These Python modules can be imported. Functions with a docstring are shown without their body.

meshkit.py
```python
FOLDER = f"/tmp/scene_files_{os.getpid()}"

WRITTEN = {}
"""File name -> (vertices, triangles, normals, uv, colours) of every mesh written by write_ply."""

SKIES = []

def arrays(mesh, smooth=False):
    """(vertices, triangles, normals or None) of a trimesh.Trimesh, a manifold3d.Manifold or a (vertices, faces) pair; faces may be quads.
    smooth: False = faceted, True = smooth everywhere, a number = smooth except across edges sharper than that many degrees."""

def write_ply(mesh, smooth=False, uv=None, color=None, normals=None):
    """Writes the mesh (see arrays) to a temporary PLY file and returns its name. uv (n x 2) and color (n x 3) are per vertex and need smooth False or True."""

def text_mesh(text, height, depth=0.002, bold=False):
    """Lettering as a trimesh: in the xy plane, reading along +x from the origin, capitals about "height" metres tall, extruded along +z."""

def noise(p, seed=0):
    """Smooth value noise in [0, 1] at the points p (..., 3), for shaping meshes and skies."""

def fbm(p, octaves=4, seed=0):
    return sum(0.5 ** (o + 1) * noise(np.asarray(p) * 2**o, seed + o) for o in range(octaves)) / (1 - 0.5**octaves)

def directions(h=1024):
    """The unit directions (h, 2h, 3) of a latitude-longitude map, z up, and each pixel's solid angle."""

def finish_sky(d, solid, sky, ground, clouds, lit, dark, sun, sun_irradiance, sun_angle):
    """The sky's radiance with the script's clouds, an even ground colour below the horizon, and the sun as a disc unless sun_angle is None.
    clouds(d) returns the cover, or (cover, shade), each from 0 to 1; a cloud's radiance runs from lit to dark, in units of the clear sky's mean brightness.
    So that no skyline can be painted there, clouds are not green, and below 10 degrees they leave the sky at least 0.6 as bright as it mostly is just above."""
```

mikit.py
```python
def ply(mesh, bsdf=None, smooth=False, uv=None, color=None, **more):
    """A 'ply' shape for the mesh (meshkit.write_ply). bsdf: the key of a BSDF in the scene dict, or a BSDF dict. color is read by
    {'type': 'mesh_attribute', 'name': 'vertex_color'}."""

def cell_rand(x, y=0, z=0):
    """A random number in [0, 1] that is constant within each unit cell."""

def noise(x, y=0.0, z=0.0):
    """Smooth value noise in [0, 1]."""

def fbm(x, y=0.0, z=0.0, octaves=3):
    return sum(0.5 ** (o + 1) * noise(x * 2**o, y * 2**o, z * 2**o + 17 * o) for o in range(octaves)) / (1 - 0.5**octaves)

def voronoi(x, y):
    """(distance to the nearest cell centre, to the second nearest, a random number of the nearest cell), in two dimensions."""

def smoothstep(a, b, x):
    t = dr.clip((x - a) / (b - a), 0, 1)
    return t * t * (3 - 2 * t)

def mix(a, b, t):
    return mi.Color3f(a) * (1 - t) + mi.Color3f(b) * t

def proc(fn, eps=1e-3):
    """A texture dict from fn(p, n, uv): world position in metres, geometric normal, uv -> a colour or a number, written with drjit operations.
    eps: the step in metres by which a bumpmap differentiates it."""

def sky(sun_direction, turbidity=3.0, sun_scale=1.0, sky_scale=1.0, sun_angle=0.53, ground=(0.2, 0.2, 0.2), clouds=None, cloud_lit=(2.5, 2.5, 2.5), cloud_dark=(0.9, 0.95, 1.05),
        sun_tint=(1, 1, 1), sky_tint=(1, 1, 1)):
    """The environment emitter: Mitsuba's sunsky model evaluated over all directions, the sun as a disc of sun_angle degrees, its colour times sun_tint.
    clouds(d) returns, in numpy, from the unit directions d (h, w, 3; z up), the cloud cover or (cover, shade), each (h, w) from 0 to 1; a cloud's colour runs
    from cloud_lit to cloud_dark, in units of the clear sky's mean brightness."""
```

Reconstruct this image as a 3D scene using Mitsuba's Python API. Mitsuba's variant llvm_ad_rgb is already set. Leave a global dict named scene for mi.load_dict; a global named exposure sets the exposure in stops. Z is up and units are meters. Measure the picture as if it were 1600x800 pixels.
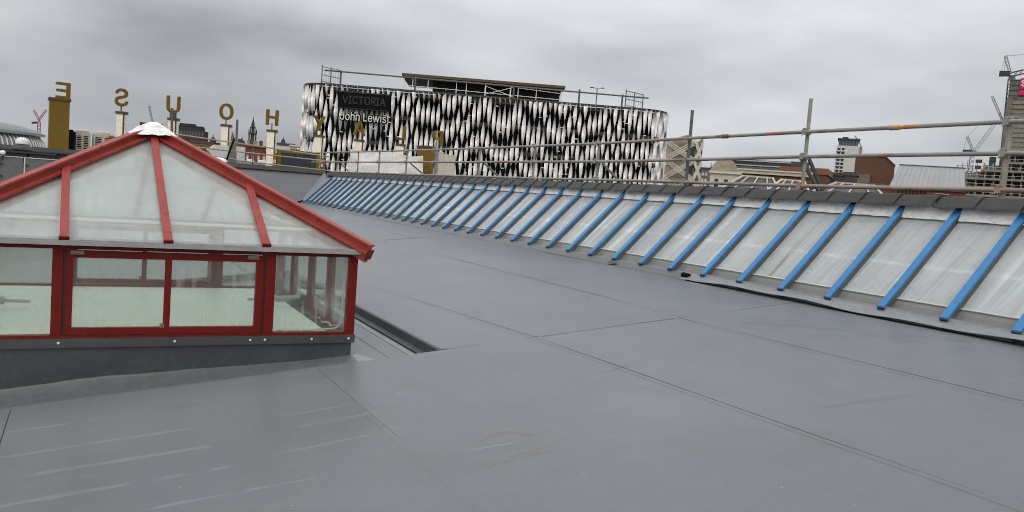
import math, random
import numpy as np, trimesh, mitsuba as mi, drjit as dr
import mikit, meshkit
from mikit import proc, noise, fbm, smoothstep, mix, voronoi, cell_rand
from shapely.geometry import Polygon, box as sbox

rng = random.Random(7)
scene, labels = {}, {}
T4 = mi.ScalarTransform4f

# ---------------------------------------------------------------- camera, sky, exposure
EYE = np.array([0, 0, 1.65])
FWD = np.array([0.46292515, 0.88321168, -0.07508285])
UP = [-0.03089473, 0.1007311, 0.99443389]
scene['camera'] = {'type': 'perspective', 'fov': 64.3278, 'fov_axis': 'x', 'near_clip': 0.05, 'far_clip': 5000.0,
                   'to_world': T4().look_at(origin=EYE.tolist(), target=(EYE + FWD).tolist(), up=UP)}


def overcast(d):
    q = d * np.array([1.0, 1.0, 2.6])
    a = meshkit.fbm(q * 1.7 + 4.6, 5, 3)
    b = meshkit.fbm(q * 5.5 + 9.7, 6, 8)
    up = np.clip(d[..., 2], 0, 1)
    # an overcast dome: the zenith about three times as bright as the horizon, with cloud structure
    rel = (1 + 2 * up) / 3 * (0.99 + 1.3 * (a - 0.5) + 0.75 * (b - 0.5))
    return np.ones(d.shape[:2]), np.clip((1 - rel) / 0.75, 0, 1)


scene['sky'] = mikit.sky([-0.35, -0.8, 0.62], turbidity=3, sun_scale=0.26, sun_angle=50, sun_tint=(0.92, 1.0, 1.09), clouds=overcast,
                         cloud_lit=(4.4, 4.5, 4.66), cloud_dark=(1.00, 1.05, 1.12), ground=(0.12, 0.12, 0.12))
exposure = 1.8

# ---------------------------------------------------------------- materials


def mat(key, rgb, rough=0.6, spec=0.5, metal=0.0, **kw):
    b = {'type': 'principled', 'base_color': rgb if isinstance(rgb, dict) else {'type': 'rgb', 'value': list(rgb)},
         'roughness': rough, 'metallic': metal, **kw}
    if not metal:
        b['specular'] = spec
    scene[key] = {'type': 'twosided', 'bsdf': b}


def grain(rgb, amp=0.25, f=3.0, f2=25.0, amp2=0.12):
    rgb = [float(c) for c in rgb]

    def fn(p, n, uv):
        t = 1 + amp * (fbm(p.x * f, p.y * f, p.z * f) - 0.5) * 2 + amp2 * (noise(p.x * f2, p.y * f2, p.z * f2) - 0.5) * 2
        return mi.Color3f(*rgb) * t
    return proc(fn)


def seg(p, a, b, w, brk=0.35, f=7.0):
    ax, ay, bx, by = a[0], a[1], b[0], b[1]
    L2 = (bx - ax) ** 2 + (by - ay) ** 2
    t = dr.clip(((p.x - ax) * (bx - ax) + (p.y - ay) * (by - ay)) / L2, 0, 1)
    d = dr.sqrt(dr.square(p.x - ax - t * (bx - ax)) + dr.square(p.y - ay - t * (by - ay)))
    d = d + 0.02 * (noise(p.x * 9, p.y * 9, 2.0) - 0.5)
    m = 1 - smoothstep(0, w * 1.15, d)
    return m * smoothstep(brk, brk + 0.3, noise(p.x * f, p.y * f * 3, a[0] * 3 + 5))


def membrane_colour(p, n, uv):
    base = mi.Color3f(0.131, 0.141, 0.154)
    t = 1 + 0.14 * (fbm(p.x * 0.9, p.y * 0.7, 1.0, 4) - 0.5) * 2 + 0.04 * (noise(p.x * 3.0, p.y * 16, 3.0) - 0.5) + 0.06 * (noise(p.x * 60, p.y * 60) - 0.5)
    c = base * t
    light = mi.Float(0)
    for a, b, w in (((-0.5, 5.26), (0.62, 5.258), 0.022), ((-0.45, 4.88), (0.66, 4.86), 0.03), ((-0.42, 4.5), (0.70, 4.47), 0.03),
                    ((1.15, 5.2), (1.62, 5.23), 0.02), ((1.2, 4.95), (1.64, 4.97), 0.02), ((1.0, 4.55), (1.5, 4.57), 0.025),
                    ((-0.4, 5.75), (0.1, 5.74), 0.02), ((0.3, 4.1), (1.1, 4.08), 0.02), ((1.9, 4.05), (2.2, 4.03), 0.010), ((1.95, 5.3), (2.02, 5.33), 0.012)):
        light = dr.maximum(light, seg(p, a, b, w, 0.2))
    brown = mi.Float(0)
    for a, b, w in (((1.93, 3.76), (2.26, 3.83), 0.030), ((2.0, 3.78), (2.33, 3.80), 0.024), ((2.1, 3.83), (2.36, 3.88), 0.028), ((2.16, 4.21), (2.28, 4.20), 0.030),
                    ((2.26, 4.2), (2.36, 4.08), 0.022), ((2.0, 4.12), (2.18, 4.2), 0.018)):
        brown = dr.maximum(brown, seg(p, a, b, w, 0.05, 12.0))
    grey = mi.Float(0)
    for a, b, w in (((3.2, 5.0), (4.0, 5.1), 0.05), ((5.6, 5.9), (6.7, 4.2), 0.045), ((4.2, 3.6), (4.9, 3.5), 0.05), ((5.9, 5.6), (6.75, 3.2), 0.035), ((4.9, 7.4), (5.3, 8.2), 0.04),
                    ((2.1, 5.9), (2.5, 5.7), 0.03), ((3.3, 7.3), (3.7, 7.6), 0.03)):
        grey = dr.maximum(grey, seg(p, a, b, w, 0.3, 3.0))
    # dried puddle outlines and trodden-in dirt
    pud = fbm(p.x * 0.55 + 0.15 * noise(p.x * 4, p.y * 4), p.y * 0.55, 9.0, 3)
    ring = (1 - smoothstep(0.0, 0.012, dr.abs(pud - 0.56))) * smoothstep(0.45, 0.7, noise(p.x * 1.3, p.y * 1.3, 4.0))
    dirt = smoothstep(0.55, 0.78, fbm(p.x * 1.9, p.y * 2.6, 12.0, 5)) * (0.4 + 0.6 * noise(p.x * 30, p.y * 30, 2.0))
    f1, f2, r = voronoi(p.x * 2.2, p.y * 2.2)
    speck = dr.select(r > 0.72, 1 - smoothstep(0.008, 0.022, f1), 0)
    c = mix(c, mi.Color3f(0.36, 0.38, 0.40), light * 0.19)
    c = mix(c, mi.Color3f(0.13, 0.10, 0.065), brown * 0.65)
    c = mix(c, c * 0.84, grey)
    c = mix(c, mi.Color3f(0.19, 0.195, 0.195), 0.13 * ring)
    c = mix(c, mi.Color3f(0.10, 0.105, 0.108), 0.3 * dirt)
    return mix(c, mi.Color3f(0.5, 0.5, 0.5), speck * 0.22)


mat('m_membrane', proc(membrane_colour), 0.36, 0.5)
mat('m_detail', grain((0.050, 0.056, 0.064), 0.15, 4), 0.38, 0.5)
mat('m_detail_light', grain((0.20, 0.21, 0.225), 0.15, 4), 0.4, 0.5)
mat('m_slopegrey', grain((0.115, 0.122, 0.132), 0.12, 0.8), 0.45, 0.5)
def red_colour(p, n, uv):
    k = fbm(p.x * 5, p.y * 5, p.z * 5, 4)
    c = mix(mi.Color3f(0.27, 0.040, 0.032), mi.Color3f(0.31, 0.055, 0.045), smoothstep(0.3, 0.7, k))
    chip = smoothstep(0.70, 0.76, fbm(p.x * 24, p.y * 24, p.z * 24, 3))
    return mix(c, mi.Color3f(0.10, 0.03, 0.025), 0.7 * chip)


mat('m_red_lit', proc(red_colour), 0.45, 0.3)  # paler than the frame red: stronger daylight on the roof bars put into the colour
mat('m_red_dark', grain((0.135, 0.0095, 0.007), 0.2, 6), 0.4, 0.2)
mat('m_red_gap_shade', (0.05, 0.008, 0.008), 0.5)  # near-black red, shade of the gap round the vent as colour


def blue_colour(p, n, uv):
    c = mi.Color3f(0.030, 0.19, 0.445) * (1 + 0.12 * (fbm(p.x * 2, p.y * 2, p.z * 2) - 0.5) * 2)
    return mix(c, mi.Color3f(0.03, 0.10, 0.20), 0.6 * smoothstep(0.68, 0.8, fbm(p.x * 14, p.y * 14, p.z * 6)))


mat('m_blue', proc(blue_colour), 0.4, 0.5)
mat('m_dark_blue', (0.012, 0.04, 0.07), 0.5)
mat('m_web', grain((0.075, 0.085, 0.095), 0.3, 8), 0.6)
mat('m_tile', grain((0.048, 0.046, 0.046), 0.25, 3, 40, 0.2), 0.6, 0.3)
mat('m_black', (0.009, 0.009, 0.010), 0.85, 0.06)
mat('m_dark', grain((0.03, 0.031, 0.034), 0.2), 0.5)
mat('m_darkpanel', grain((0.028, 0.032, 0.042), 0.15), 0.5)
mat('m_gold', grain((0.165, 0.102, 0.013), 0.12, 1.2, 5, 0.05), 0.5, 0.25)
mat('m_gold_dark', grain((0.085, 0.058, 0.022), 0.15, 1.2, 5, 0.05), 0.5, 0.4)
mat('m_cream', grain((0.86, 0.82, 0.73), 0.06, 1.5, 6, 0.04), 0.6, 0.3)
mat('m_beige', grain((0.52, 0.49, 0.43), 0.08, 3), 0.6, 0.3)
mat('m_white', grain((0.78, 0.79, 0.80), 0.06, 3), 0.5, 0.4)
mat('m_board', grain((0.70, 0.78, 0.69), 0.05, 1.5, 12, 0.03), 0.45, 0.5)
mat('m_steel', (0.42, 0.42, 0.41), 0.4, metal=0.7)
mat('m_screw', (0.75, 0.75, 0.75), 0.3, metal=0.3)
mat('m_patch', grain((0.24, 0.25, 0.255), 0.2, 9), 0.5)
mat('m_bronze', (0.20, 0.16, 0.11), 0.45, metal=0.5)


def flash_colour(p, n, uv):
    k = fbm(p.x * 26, p.y * 26, p.z * 26, 4)
    return mix(mi.Color3f(0.76, 0.77, 0.77), mi.Color3f(0.2, 0.19, 0.18), smoothstep(0.5, 0.75, k) * 0.35)


mat('m_flashing', proc(flash_colour), 0.35, 0.6)


def tube_colour(p, n, uv):
    k = fbm(p.x * 3, p.y * 2.5, p.z * 9, 4)
    c = mi.Color3f(0.27, 0.265, 0.24) * (0.7 + 0.6 * k)
    rust = mi.Color3f(0.23, 0.085, 0.045)
    c = mix(c, rust, smoothstep(0.60, 0.72, fbm(p.x * 9, p.y * 3, p.z * 14, 4)) * 0.55)
    top = p.z > 2.7

    def band(a, b, col, c, on):
        return mix(c, mi.Color3f(*col), dr.select(on & (p.y > a) & (p.y < b), 0.85 * smoothstep(0.25, 0.45, noise(p.y * 13, p.z * 40)), 0))
    c = band(9.95, 10.3, (0.16, 0.06, 0.035), c, top)
    c = band(9.78, 9.95, (0.55, 0.26, 0.05), c, top)
    c = band(8.88, 9.24, (0.42, 0.15, 0.12), c, top)
    c = band(6.85, 7.05, (0.62, 0.36, 0.08), c, top)
    c = band(6.62, 6.86, (0.48, 0.15, 0.03), c, top)
    c = band(17.6, 18.4, (0.40, 0.09, 0.06), c, (p.z < 2.6) & (p.z > 2.3))
    low = (p.z < 2.2) & (p.x > 8.9) & (p.x < 9.0)
    c = mix(c, mi.Color3f(0.45, 0.24, 0.18), dr.select(low & (p.y < 9.0), 0.55 * smoothstep(0.2, 0.6, fbm(p.y * 4, p.z * 20)), 0))
    return c


mat('m_tube', proc(tube_colour), 0.5, 0.5)
mat('m_tube_dark', grain((0.10, 0.105, 0.11), 0.3, 5), 0.5, 0.5)
mat('m_sign_grey', (0.05, 0.05, 0.054), 0.5, 0.3)
mat('m_fin', (0.92, 0.92, 0.93), 0.45, metal=0.45)
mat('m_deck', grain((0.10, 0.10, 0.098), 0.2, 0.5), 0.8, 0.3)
mat('m_concrete', grain((0.25, 0.24, 0.205), 0.2, 0.4, 3, 0.12), 0.8, 0.3)
mat('m_concrete_dark', grain((0.16, 0.155, 0.145), 0.3, 0.5, 3, 0.2), 0.8, 0.3)
mat('m_brick', grain((0.125, 0.062, 0.042), 0.2, 0.4, 4, 0.15), 0.8, 0.3)
mat('m_brick_red', grain((0.16, 0.055, 0.04), 0.25, 0.5, 4, 0.2), 0.8, 0.3)
mat('m_terracotta', grain((0.22, 0.105, 0.07), 0.15, 0.4), 0.8, 0.3)
mat('m_slate', grain((0.055, 0.055, 0.06), 0.25, 0.6, 6, 0.2), 0.6, 0.4)
mat('m_stone', grain((0.36, 0.32, 0.26), 0.2, 0.7, 4, 0.15), 0.8, 0.3)
mat('m_stone_brown', grain((0.20, 0.175, 0.14), 0.2, 0.7), 0.8, 0.3)
mat('m_stone_dark', grain((0.05, 0.052, 0.055), 0.3, 0.7), 0.8, 0.3)
mat('m_railing', grain((0.45, 0.43, 0.38), 0.2, 0.9), 0.7, 0.3)
mat('m_stone_pale', grain((0.60, 0.57, 0.50), 0.12, 0.7), 0.7, 0.3)
mat('m_greyroof', grain((0.27, 0.28, 0.29), 0.08, 0.4), 0.5, 0.4)
mat('m_palegrey', grain((0.55, 0.56, 0.56), 0.08, 0.6), 0.5, 0.4)
mat('m_glassdark', (0.02, 0.024, 0.03), 0.08, 0.6)
mat('m_glassgrey', (0.10, 0.115, 0.125), 0.12, 0.6)
mat('m_teal', (0.02, 0.11, 0.13), 0.3, 0.5)
mat('m_magenta', (0.52, 0.02, 0.12), 0.5, 0.4)
mat('m_crane', (0.16, 0.16, 0.17), 0.5, 0.4)
mat('m_crane_red', (0.38, 0.12, 0.13), 0.5, 0.4)
mat('m_crane_white', (0.5, 0.5, 0.52), 0.5, 0.4)
mat('m_ground', grain((0.10, 0.10, 0.10), 0.2, 0.05), 0.9, 0.2)
mat('m_arena', grain((0.19, 0.20, 0.205), 0.15, 0.3), 0.5, 0.4)
mat('m_copper', grain((0.10, 0.14, 0.125), 0.2, 1.0), 0.7, 0.3)


def debris_colour(p, n, uv):
    k = fbm(p.x * 30, p.y * 30, 1.0, 4)
    return mix(mi.Color3f(0.045, 0.042, 0.032), mi.Color3f(0.24, 0.21, 0.16), smoothstep(0.55, 0.75, k))


mat('m_debris', proc(debris_colour), 0.9, 0.2)
mat('m_leaf', (0.45, 0.36, 0.27), 0.8, 0.2)


def glass_blend(key, weight, dirt_rgb, trans=0.9, tint=(0.82, 0.87, 0.835)):
    scene[key] = {'type': 'blendbsdf', 'weight': proc(weight) if callable(weight) else weight,
                  'bsdf_0': {'type': 'thindielectric', 'int_ior': 1.5, 'specular_transmittance': {'type': 'rgb', 'value': list(tint)}},
                  'bsdf_1': {'type': 'principledthin', 'base_color': {'type': 'rgb', 'value': list(dirt_rgb)} if not isinstance(dirt_rgb, dict) else dirt_rgb,
                             'roughness': 0.5, 'diff_trans': trans}}


def roofpane_w(p, n, uv):
    return dr.clip(0.46 + 0.20 * (fbm(p.x * 2.0, p.y * 2.0, p.z * 3.0, 4) - 0.5) * 2 + 0.10 * (noise(p.x * 22, p.y * 3, p.z * 3) - 0.5), 0.2, 0.9)


def wallpane_w(p, n, uv):
    streak = smoothstep(0.55, 0.85, noise(p.x * 26, p.y * 26, p.z * 2.2)) * smoothstep(0.40, 0.62, fbm(p.x * 3 + 7, p.y * 3, p.z * 2.5))
    return dr.clip(0.06 + 0.24 * streak + 0.08 * fbm(p.x * 6, p.y * 6, p.z * 6), 0, 0.8)


def skypane_w(p, n, uv):
    return dr.clip(0.80 + 0.12 * (fbm(p.y * 3.5, (p.x + p.z) * 0.9, 2.0, 4) - 0.5) * 2, 0.45, 0.97)


def skypane_c(p, n, uv):
    u = p.x + p.z                                   # runs up the slope
    k = fbm(p.y * 5.0 + 0.4 * u, u * 0.8, 4.0, 4)
    st = noise(p.y * 34 + u * 3, u * 0.7, 1.0)
    white = smoothstep(0.66, 0.85, noise(p.y * 11 + u * 0.6, u * 0.45, 6.0))
    c = mi.Color3f(0.69, 0.725, 0.74) * (0.78 + 0.30 * k + 0.12 * st + 0.26 * white)
    rust = smoothstep(0.86, 0.93, noise(p.y * 7.3, 3.3, 0.0)) * smoothstep(0.35, 0.7, noise(p.y * 40, u * 1.1, 8.0))
    c = mix(c, mi.Color3f(0.33, 0.25, 0.15), rust * 0.6)
    return mix(c, mi.Color3f(0.30, 0.30, 0.29), smoothstep(0.62, 0.8, fbm(p.y * 12, u * 12, 7.0, 3)) * 0.12)


glass_blend('m_roofpane', roofpane_w, (0.71, 0.765, 0.76), 0.55)
glass_blend('m_wallpane', wallpane_w, (0.70, 0.76, 0.72), 0.9)
glass_blend('m_skypane', skypane_w, proc(skypane_c), 0.7)
glass_blend('m_apron', 0.6, (0.34, 0.34, 0.33), 0.6)

# ---------------------------------------------------------------- mesh helpers


def join(ms):
    return trimesh.util.concatenate([trimesh.Trimesh(m[0], m[1], process=False) if isinstance(m, tuple) else m for m in ms])


def box(x0, x1, y0, y1, z0, z1):
    m = trimesh.creation.box((x1 - x0, y1 - y0, z1 - z0))
    m.apply_translation(((x0 + x1) / 2, (y0 + y1) / 2, (z0 + z1) / 2))
    return m


def unit(v):
    v = np.asarray(v, float)
    return v / (np.linalg.norm(v) + 1e-12)


def beam(p, q, w, h, up=(0, 0, 1), off=0.0):
    """A bar from p to q, w wide, h high along up; off lifts it along up."""
    p, q = np.asarray(p, float), np.asarray(q, float)
    d = unit(q - p)
    s = np.cross(d, up)
    if np.linalg.norm(s) < 1e-6:
        s = np.cross(d, (1, 0, 0))
    s = unit(s)
    u = np.cross(s, d)
    vs = [a + s * sx * w / 2 + u * (sz * h / 2 + off) for a in (p, q) for sx, sz in ((-1, -1), (1, -1), (1, 1), (-1, 1))]
    f = [(3, 2, 1, 0), (4, 5, 6, 7), (0, 1, 5, 4), (1, 2, 6, 5), (2, 3, 7, 6), (3, 0, 4, 7)]
    m = trimesh.Trimesh(vs, [t for a, b, c, e in f for t in ((a, b, c), (a, c, e))], process=False)
    m.fix_normals()
    return m


def tube(pts, r, n=8):
    pts = [np.asarray(p, float) for p in pts]
    ms = []
    for a, b in zip(pts[:-1], pts[1:]):
        ms.append(trimesh.creation.cylinder(r, segment=(a, b), sections=n))
    if n > 6:
        ms += [trimesh.creation.icosphere(1, r * 0.999).apply_translation(p) for p in pts[1:-1]]
    return join(ms)


def lathe(profile, x, y, n=20):
    m = trimesh.creation.revolve(np.array(profile), sections=n)
    m.apply_translation((x, y, 0))
    return m


def extr_y(poly, y0, y1):
    """Polygon in (x, z) extruded along y."""
    m = trimesh.creation.extrude_polygon(Polygon(poly), y1 - y0, engine='earcut')
    v = np.array(m.vertices)
    m.vertices = np.stack([v[:, 0], y1 - v[:, 2], v[:, 1]], 1)
    return m


def quad(a, b, c, d):
    return (np.array([a, b, c, d], float), np.array([[0, 1, 2], [0, 2, 3]]))


def sheet(poly):
    return (np.array(poly, float), np.array([[0, i, i + 1] for i in range(1, len(poly) - 1)]))


count = {}


def name_of(base):
    k = count.get(base, 0)
    count[base] = k + 1
    return base if k == 0 else f'{base}_{k:03d}'


def add(base, mesh, bsdf, smooth=False):
    key = name_of(base)
    scene[key] = mikit.ply(mesh, bsdf, smooth=smooth)
    return key


def tag(key, label, cat=None, group=None, kind=None):
    labels[key] = {'label': label}
    for k, v in (('category', cat), ('group', group), ('kind', kind)):
        if v:
            labels[key][k] = v
    return key


class Frame:
    """A far place by compass bearing and distance; x to the right, y away, z up."""

    def __init__(s, az, D, rot=0.0):
        a, b = math.radians(az), math.radians(az + rot)
        s.o = np.array([D * math.sin(a), D * math.cos(a), 0.0])
        s.r = np.array([math.cos(b), -math.sin(b), 0.0])
        s.f = np.array([math.sin(b), math.cos(b), 0.0])

    def p(s, x, y, z):
        return s.o + s.r * x + s.f * y + np.array([0, 0, z])

    def m(s, mesh):
        if isinstance(mesh, (list,)):
            mesh = join(mesh)
        mesh = trimesh.Trimesh(np.array(mesh.vertices), np.array(mesh.faces), process=False)
        v = np.array(mesh.vertices)
        mesh.vertices = s.o + v[:, :1] * s.r + v[:, 1:2] * s.f + v[:, 2:] * np.array([0, 0, 1.0])
        return mesh


def wall_front(w0, w1, z0, z1, holes, thick, y=0.0):
    """A wall in local x-z at y..y+thick with rectangular openings."""
    poly = sbox(w0, z0, w1, z1)
    for h in holes:
        poly = poly.difference(sbox(h[0], h[1], h[2], h[3]))
    geoms = getattr(poly, 'geoms', [poly])
    m = join([trimesh.creation.extrude_polygon(g, thick, engine='earcut') for g in geoms])
    v = np.array(m.vertices)
    m.vertices = np.stack([v[:, 0], y + thick - v[:, 2], v[:, 1]], 1)
    return m


def face_text(mesh, x, y, z, sx=1.0):
    """Lettering of text_mesh stood upright in a local frame, facing the viewer (-y)."""
    v = np.array(mesh.vertices)
    m = trimesh.Trimesh(np.stack([v[:, 0] * sx + x, y - v[:, 2], v[:, 1] + z], 1), np.array(mesh.faces), process=False)
    return m


def block(base, fr, x0, x1, y0, y1, z0, z1, wall_m, roof_m, holes=(), pane_m='m_glassdark', roof_t=0.4, over=0.15):
    """A building: walls, roof slab and its windows one by one (glass set back in real openings)."""
    root = name_of(base)
    th = 0.35
    body = [wall_front(x0, x1, z0, z1, holes, th, y0), box(x0, x0 + th, y0 + th, y1, z0, z1), box(x1 - th, x1, y0 + th, y1, z0, z1), box(x0 + th, x1 - th, y1 - th, y1, z0, z1)]
    add(root + '__wall', fr.m(body), wall_m)
    add(root + '__roof', fr.m(box(x0 - over, x1 + over, y0 - over, y1 + over, z1 + 0.003, z1 + roof_t)), roof_m)
    for h in holes:
        add(root + '__window', fr.m(box(h[0] + .002, h[2] - .002, y0 + 0.22, y0 + 0.28, h[1] + .002, h[3] - .002)), pane_m)
    return root


def lattice(p, q, w, n, r):
    """An open square lattice girder of thin members."""
    p, q = np.asarray(p, float), np.asarray(q, float)
    d = unit(q - p)
    s = np.cross(d, (0, 0, 1))
    s = unit(s) if np.linalg.norm(s) > 1e-3 else np.array([1.0, 0, 0])
    u = np.cross(s, d)
    cs = [s * a * w / 2 + u * b * w / 2 for a, b in ((-1, -1), (1, -1), (1, 1), (-1, 1))]
    ms = [tube([p + c, q + c], r, 4) for c in cs]
    for i in range(n):
        a, b = p + (q - p) * i / n, p + (q - p) * (i + 1) / n
        for k in range(4):
            e = (k + 1) % 4
            ms.append(tube([a + cs[k], b + cs[e]] if i % 2 else [a + cs[e], b + cs[k]], r * 0.7, 3))
    return join(ms)


SL = 0.1045                                   # fall of the flat roof


def zr(x):
    return SL * x


# ---------------------------------------------------------------- setting: ground, roof
tag(add('ground', box(-1500, 1500, -1500, 1500, -15.0, -14.0), 'm_ground'), 'grey city ground far below the roofs', kind='structure')

roof = tag('flat_roof', 'grey single ply membrane flat roof with welded seams', kind='structure')
count['flat_roof'] = 1


def prism_xy(x0a, x1a, x0b, x1b, ya, yb, top, bot):
    """A slab lying on the fall: x0a..x1a at ya, x0b..x1b at yb; top and bottom heights above the fall."""
    vs = [(x, y, zr(x) + h) for h in (bot, top) for x, y in ((x0a, ya), (x1a, ya), (x1b, yb), (x0b, yb))]
    f = [(3, 2, 1, 0), (4, 5, 6, 7), (0, 1, 5, 4), (1, 2, 6, 5), (2, 3, 7, 6), (3, 0, 4, 7)]
    return trimesh.Trimesh(vs, [t for a, b, c, e in f for t in ((a, b, c), (a, c, e))], process=False)


CH = 0.10                                     # depth of the sunk channel round the lantern
XW, XE, YS, YN, XC, YC, YB = -5.0, 7.1, -4.0, 31.5, 2.71, 6.34, 12.2
base = [extr_y([(XW, -14.0), (8.4, -14.0), (8.4, zr(8.4) - CH), (XW, zr(XW) - CH)], YS, YN)]
scene['flat_roof'] = mikit.ply(join(base), 'm_membrane')
for a in ((XW, XE, XW, XE, YS, YC), (XC, XE, XC, XE, YC + .002, YN), (XW, XC - .002, XW, XC - .002, YB, YN)):
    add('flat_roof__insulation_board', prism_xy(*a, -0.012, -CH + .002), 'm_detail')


def membrane(x0a, x1a, x0b, x1b, ya, yb, th=0.012, cell=0.22, seed=0, lift=0.0):
    g = 0.0027
    x0a, x0b, x1a, x1b, ya, yb = x0a + g, x0b + g, x1a - g, x1b - g, ya + g, yb - g
    nx = max(2, int(max(x1a - x0a, x1b - x0b) / cell) + 1)
    ny = max(2, int((yb - ya) / cell) + 1)
    W_ = max(x1a - x0a, x1b - x0b)
    us = np.unique(np.r_[np.linspace(0, 1, nx), .048 / W_, .053 / W_, 1 - .048 / W_, 1 - .053 / W_])
    nx = len(us)
    u, t = np.meshgrid(us, np.linspace(0, 1, ny))
    y = ya + (yb - ya) * t
    x = (x0a + (x0b - x0a) * t) * (1 - u) + (x1a + (x1b - x1a) * t) * u
    q = np.stack([x * 0.9, y * 0.6, np.full_like(x, seed)], -1)
    h = 0.011 * (meshkit.fbm(q, 3, 5) - 0.5)
    h += lift * np.clip(1 - (y - ya) / 0.18, 0, 1)
    h += np.where(np.minimum(u, 1 - u) * W_ < .05, .0035, 0)
    z = SL * x + h
    top = np.stack([x, y, z], -1).reshape(-1, 3)
    idx = np.arange(nx * ny).reshape(ny, nx)
    f = [np.stack([idx[:-1, :-1], idx[:-1, 1:], idx[1:, 1:]], -1).reshape(-1, 3), np.stack([idx[:-1, :-1], idx[1:, 1:], idx[1:, :-1]], -1).reshape(-1, 3)]
    rim = np.concatenate([idx[0, :], idx[1:, -1], idx[-1, -2::-1], idx[-2:0:-1, 0]])
    low = top[rim] - [0, 0, th]
    n0 = len(top)
    k = np.arange(len(rim))
    k2 = (k + 1) % len(rim)
    f += [np.stack([rim[k], n0 + k, n0 + k2], -1), np.stack([rim[k], n0 + k2, rim[k2]], -1)]
    return trimesh.Trimesh(np.vstack([top, low]), np.vstack(f), process=False)


def s1(y): return 1.638 - 0.0147 * (y - 6.2)
def s2(y): return 3.619 - 0.0467 * (y - 6.35)
def s3(y): return 5.244 - 0.0437 * (y - 6.345)
def s0(y): return -0.42
def sw(y): return -2.4
def f1(y): return 3.619 - 0.0943 * (y - 6.35)
def f2(y): return 5.305 - 0.0132 * (y - 7.55)


def const(v): return lambda y: v


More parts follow.
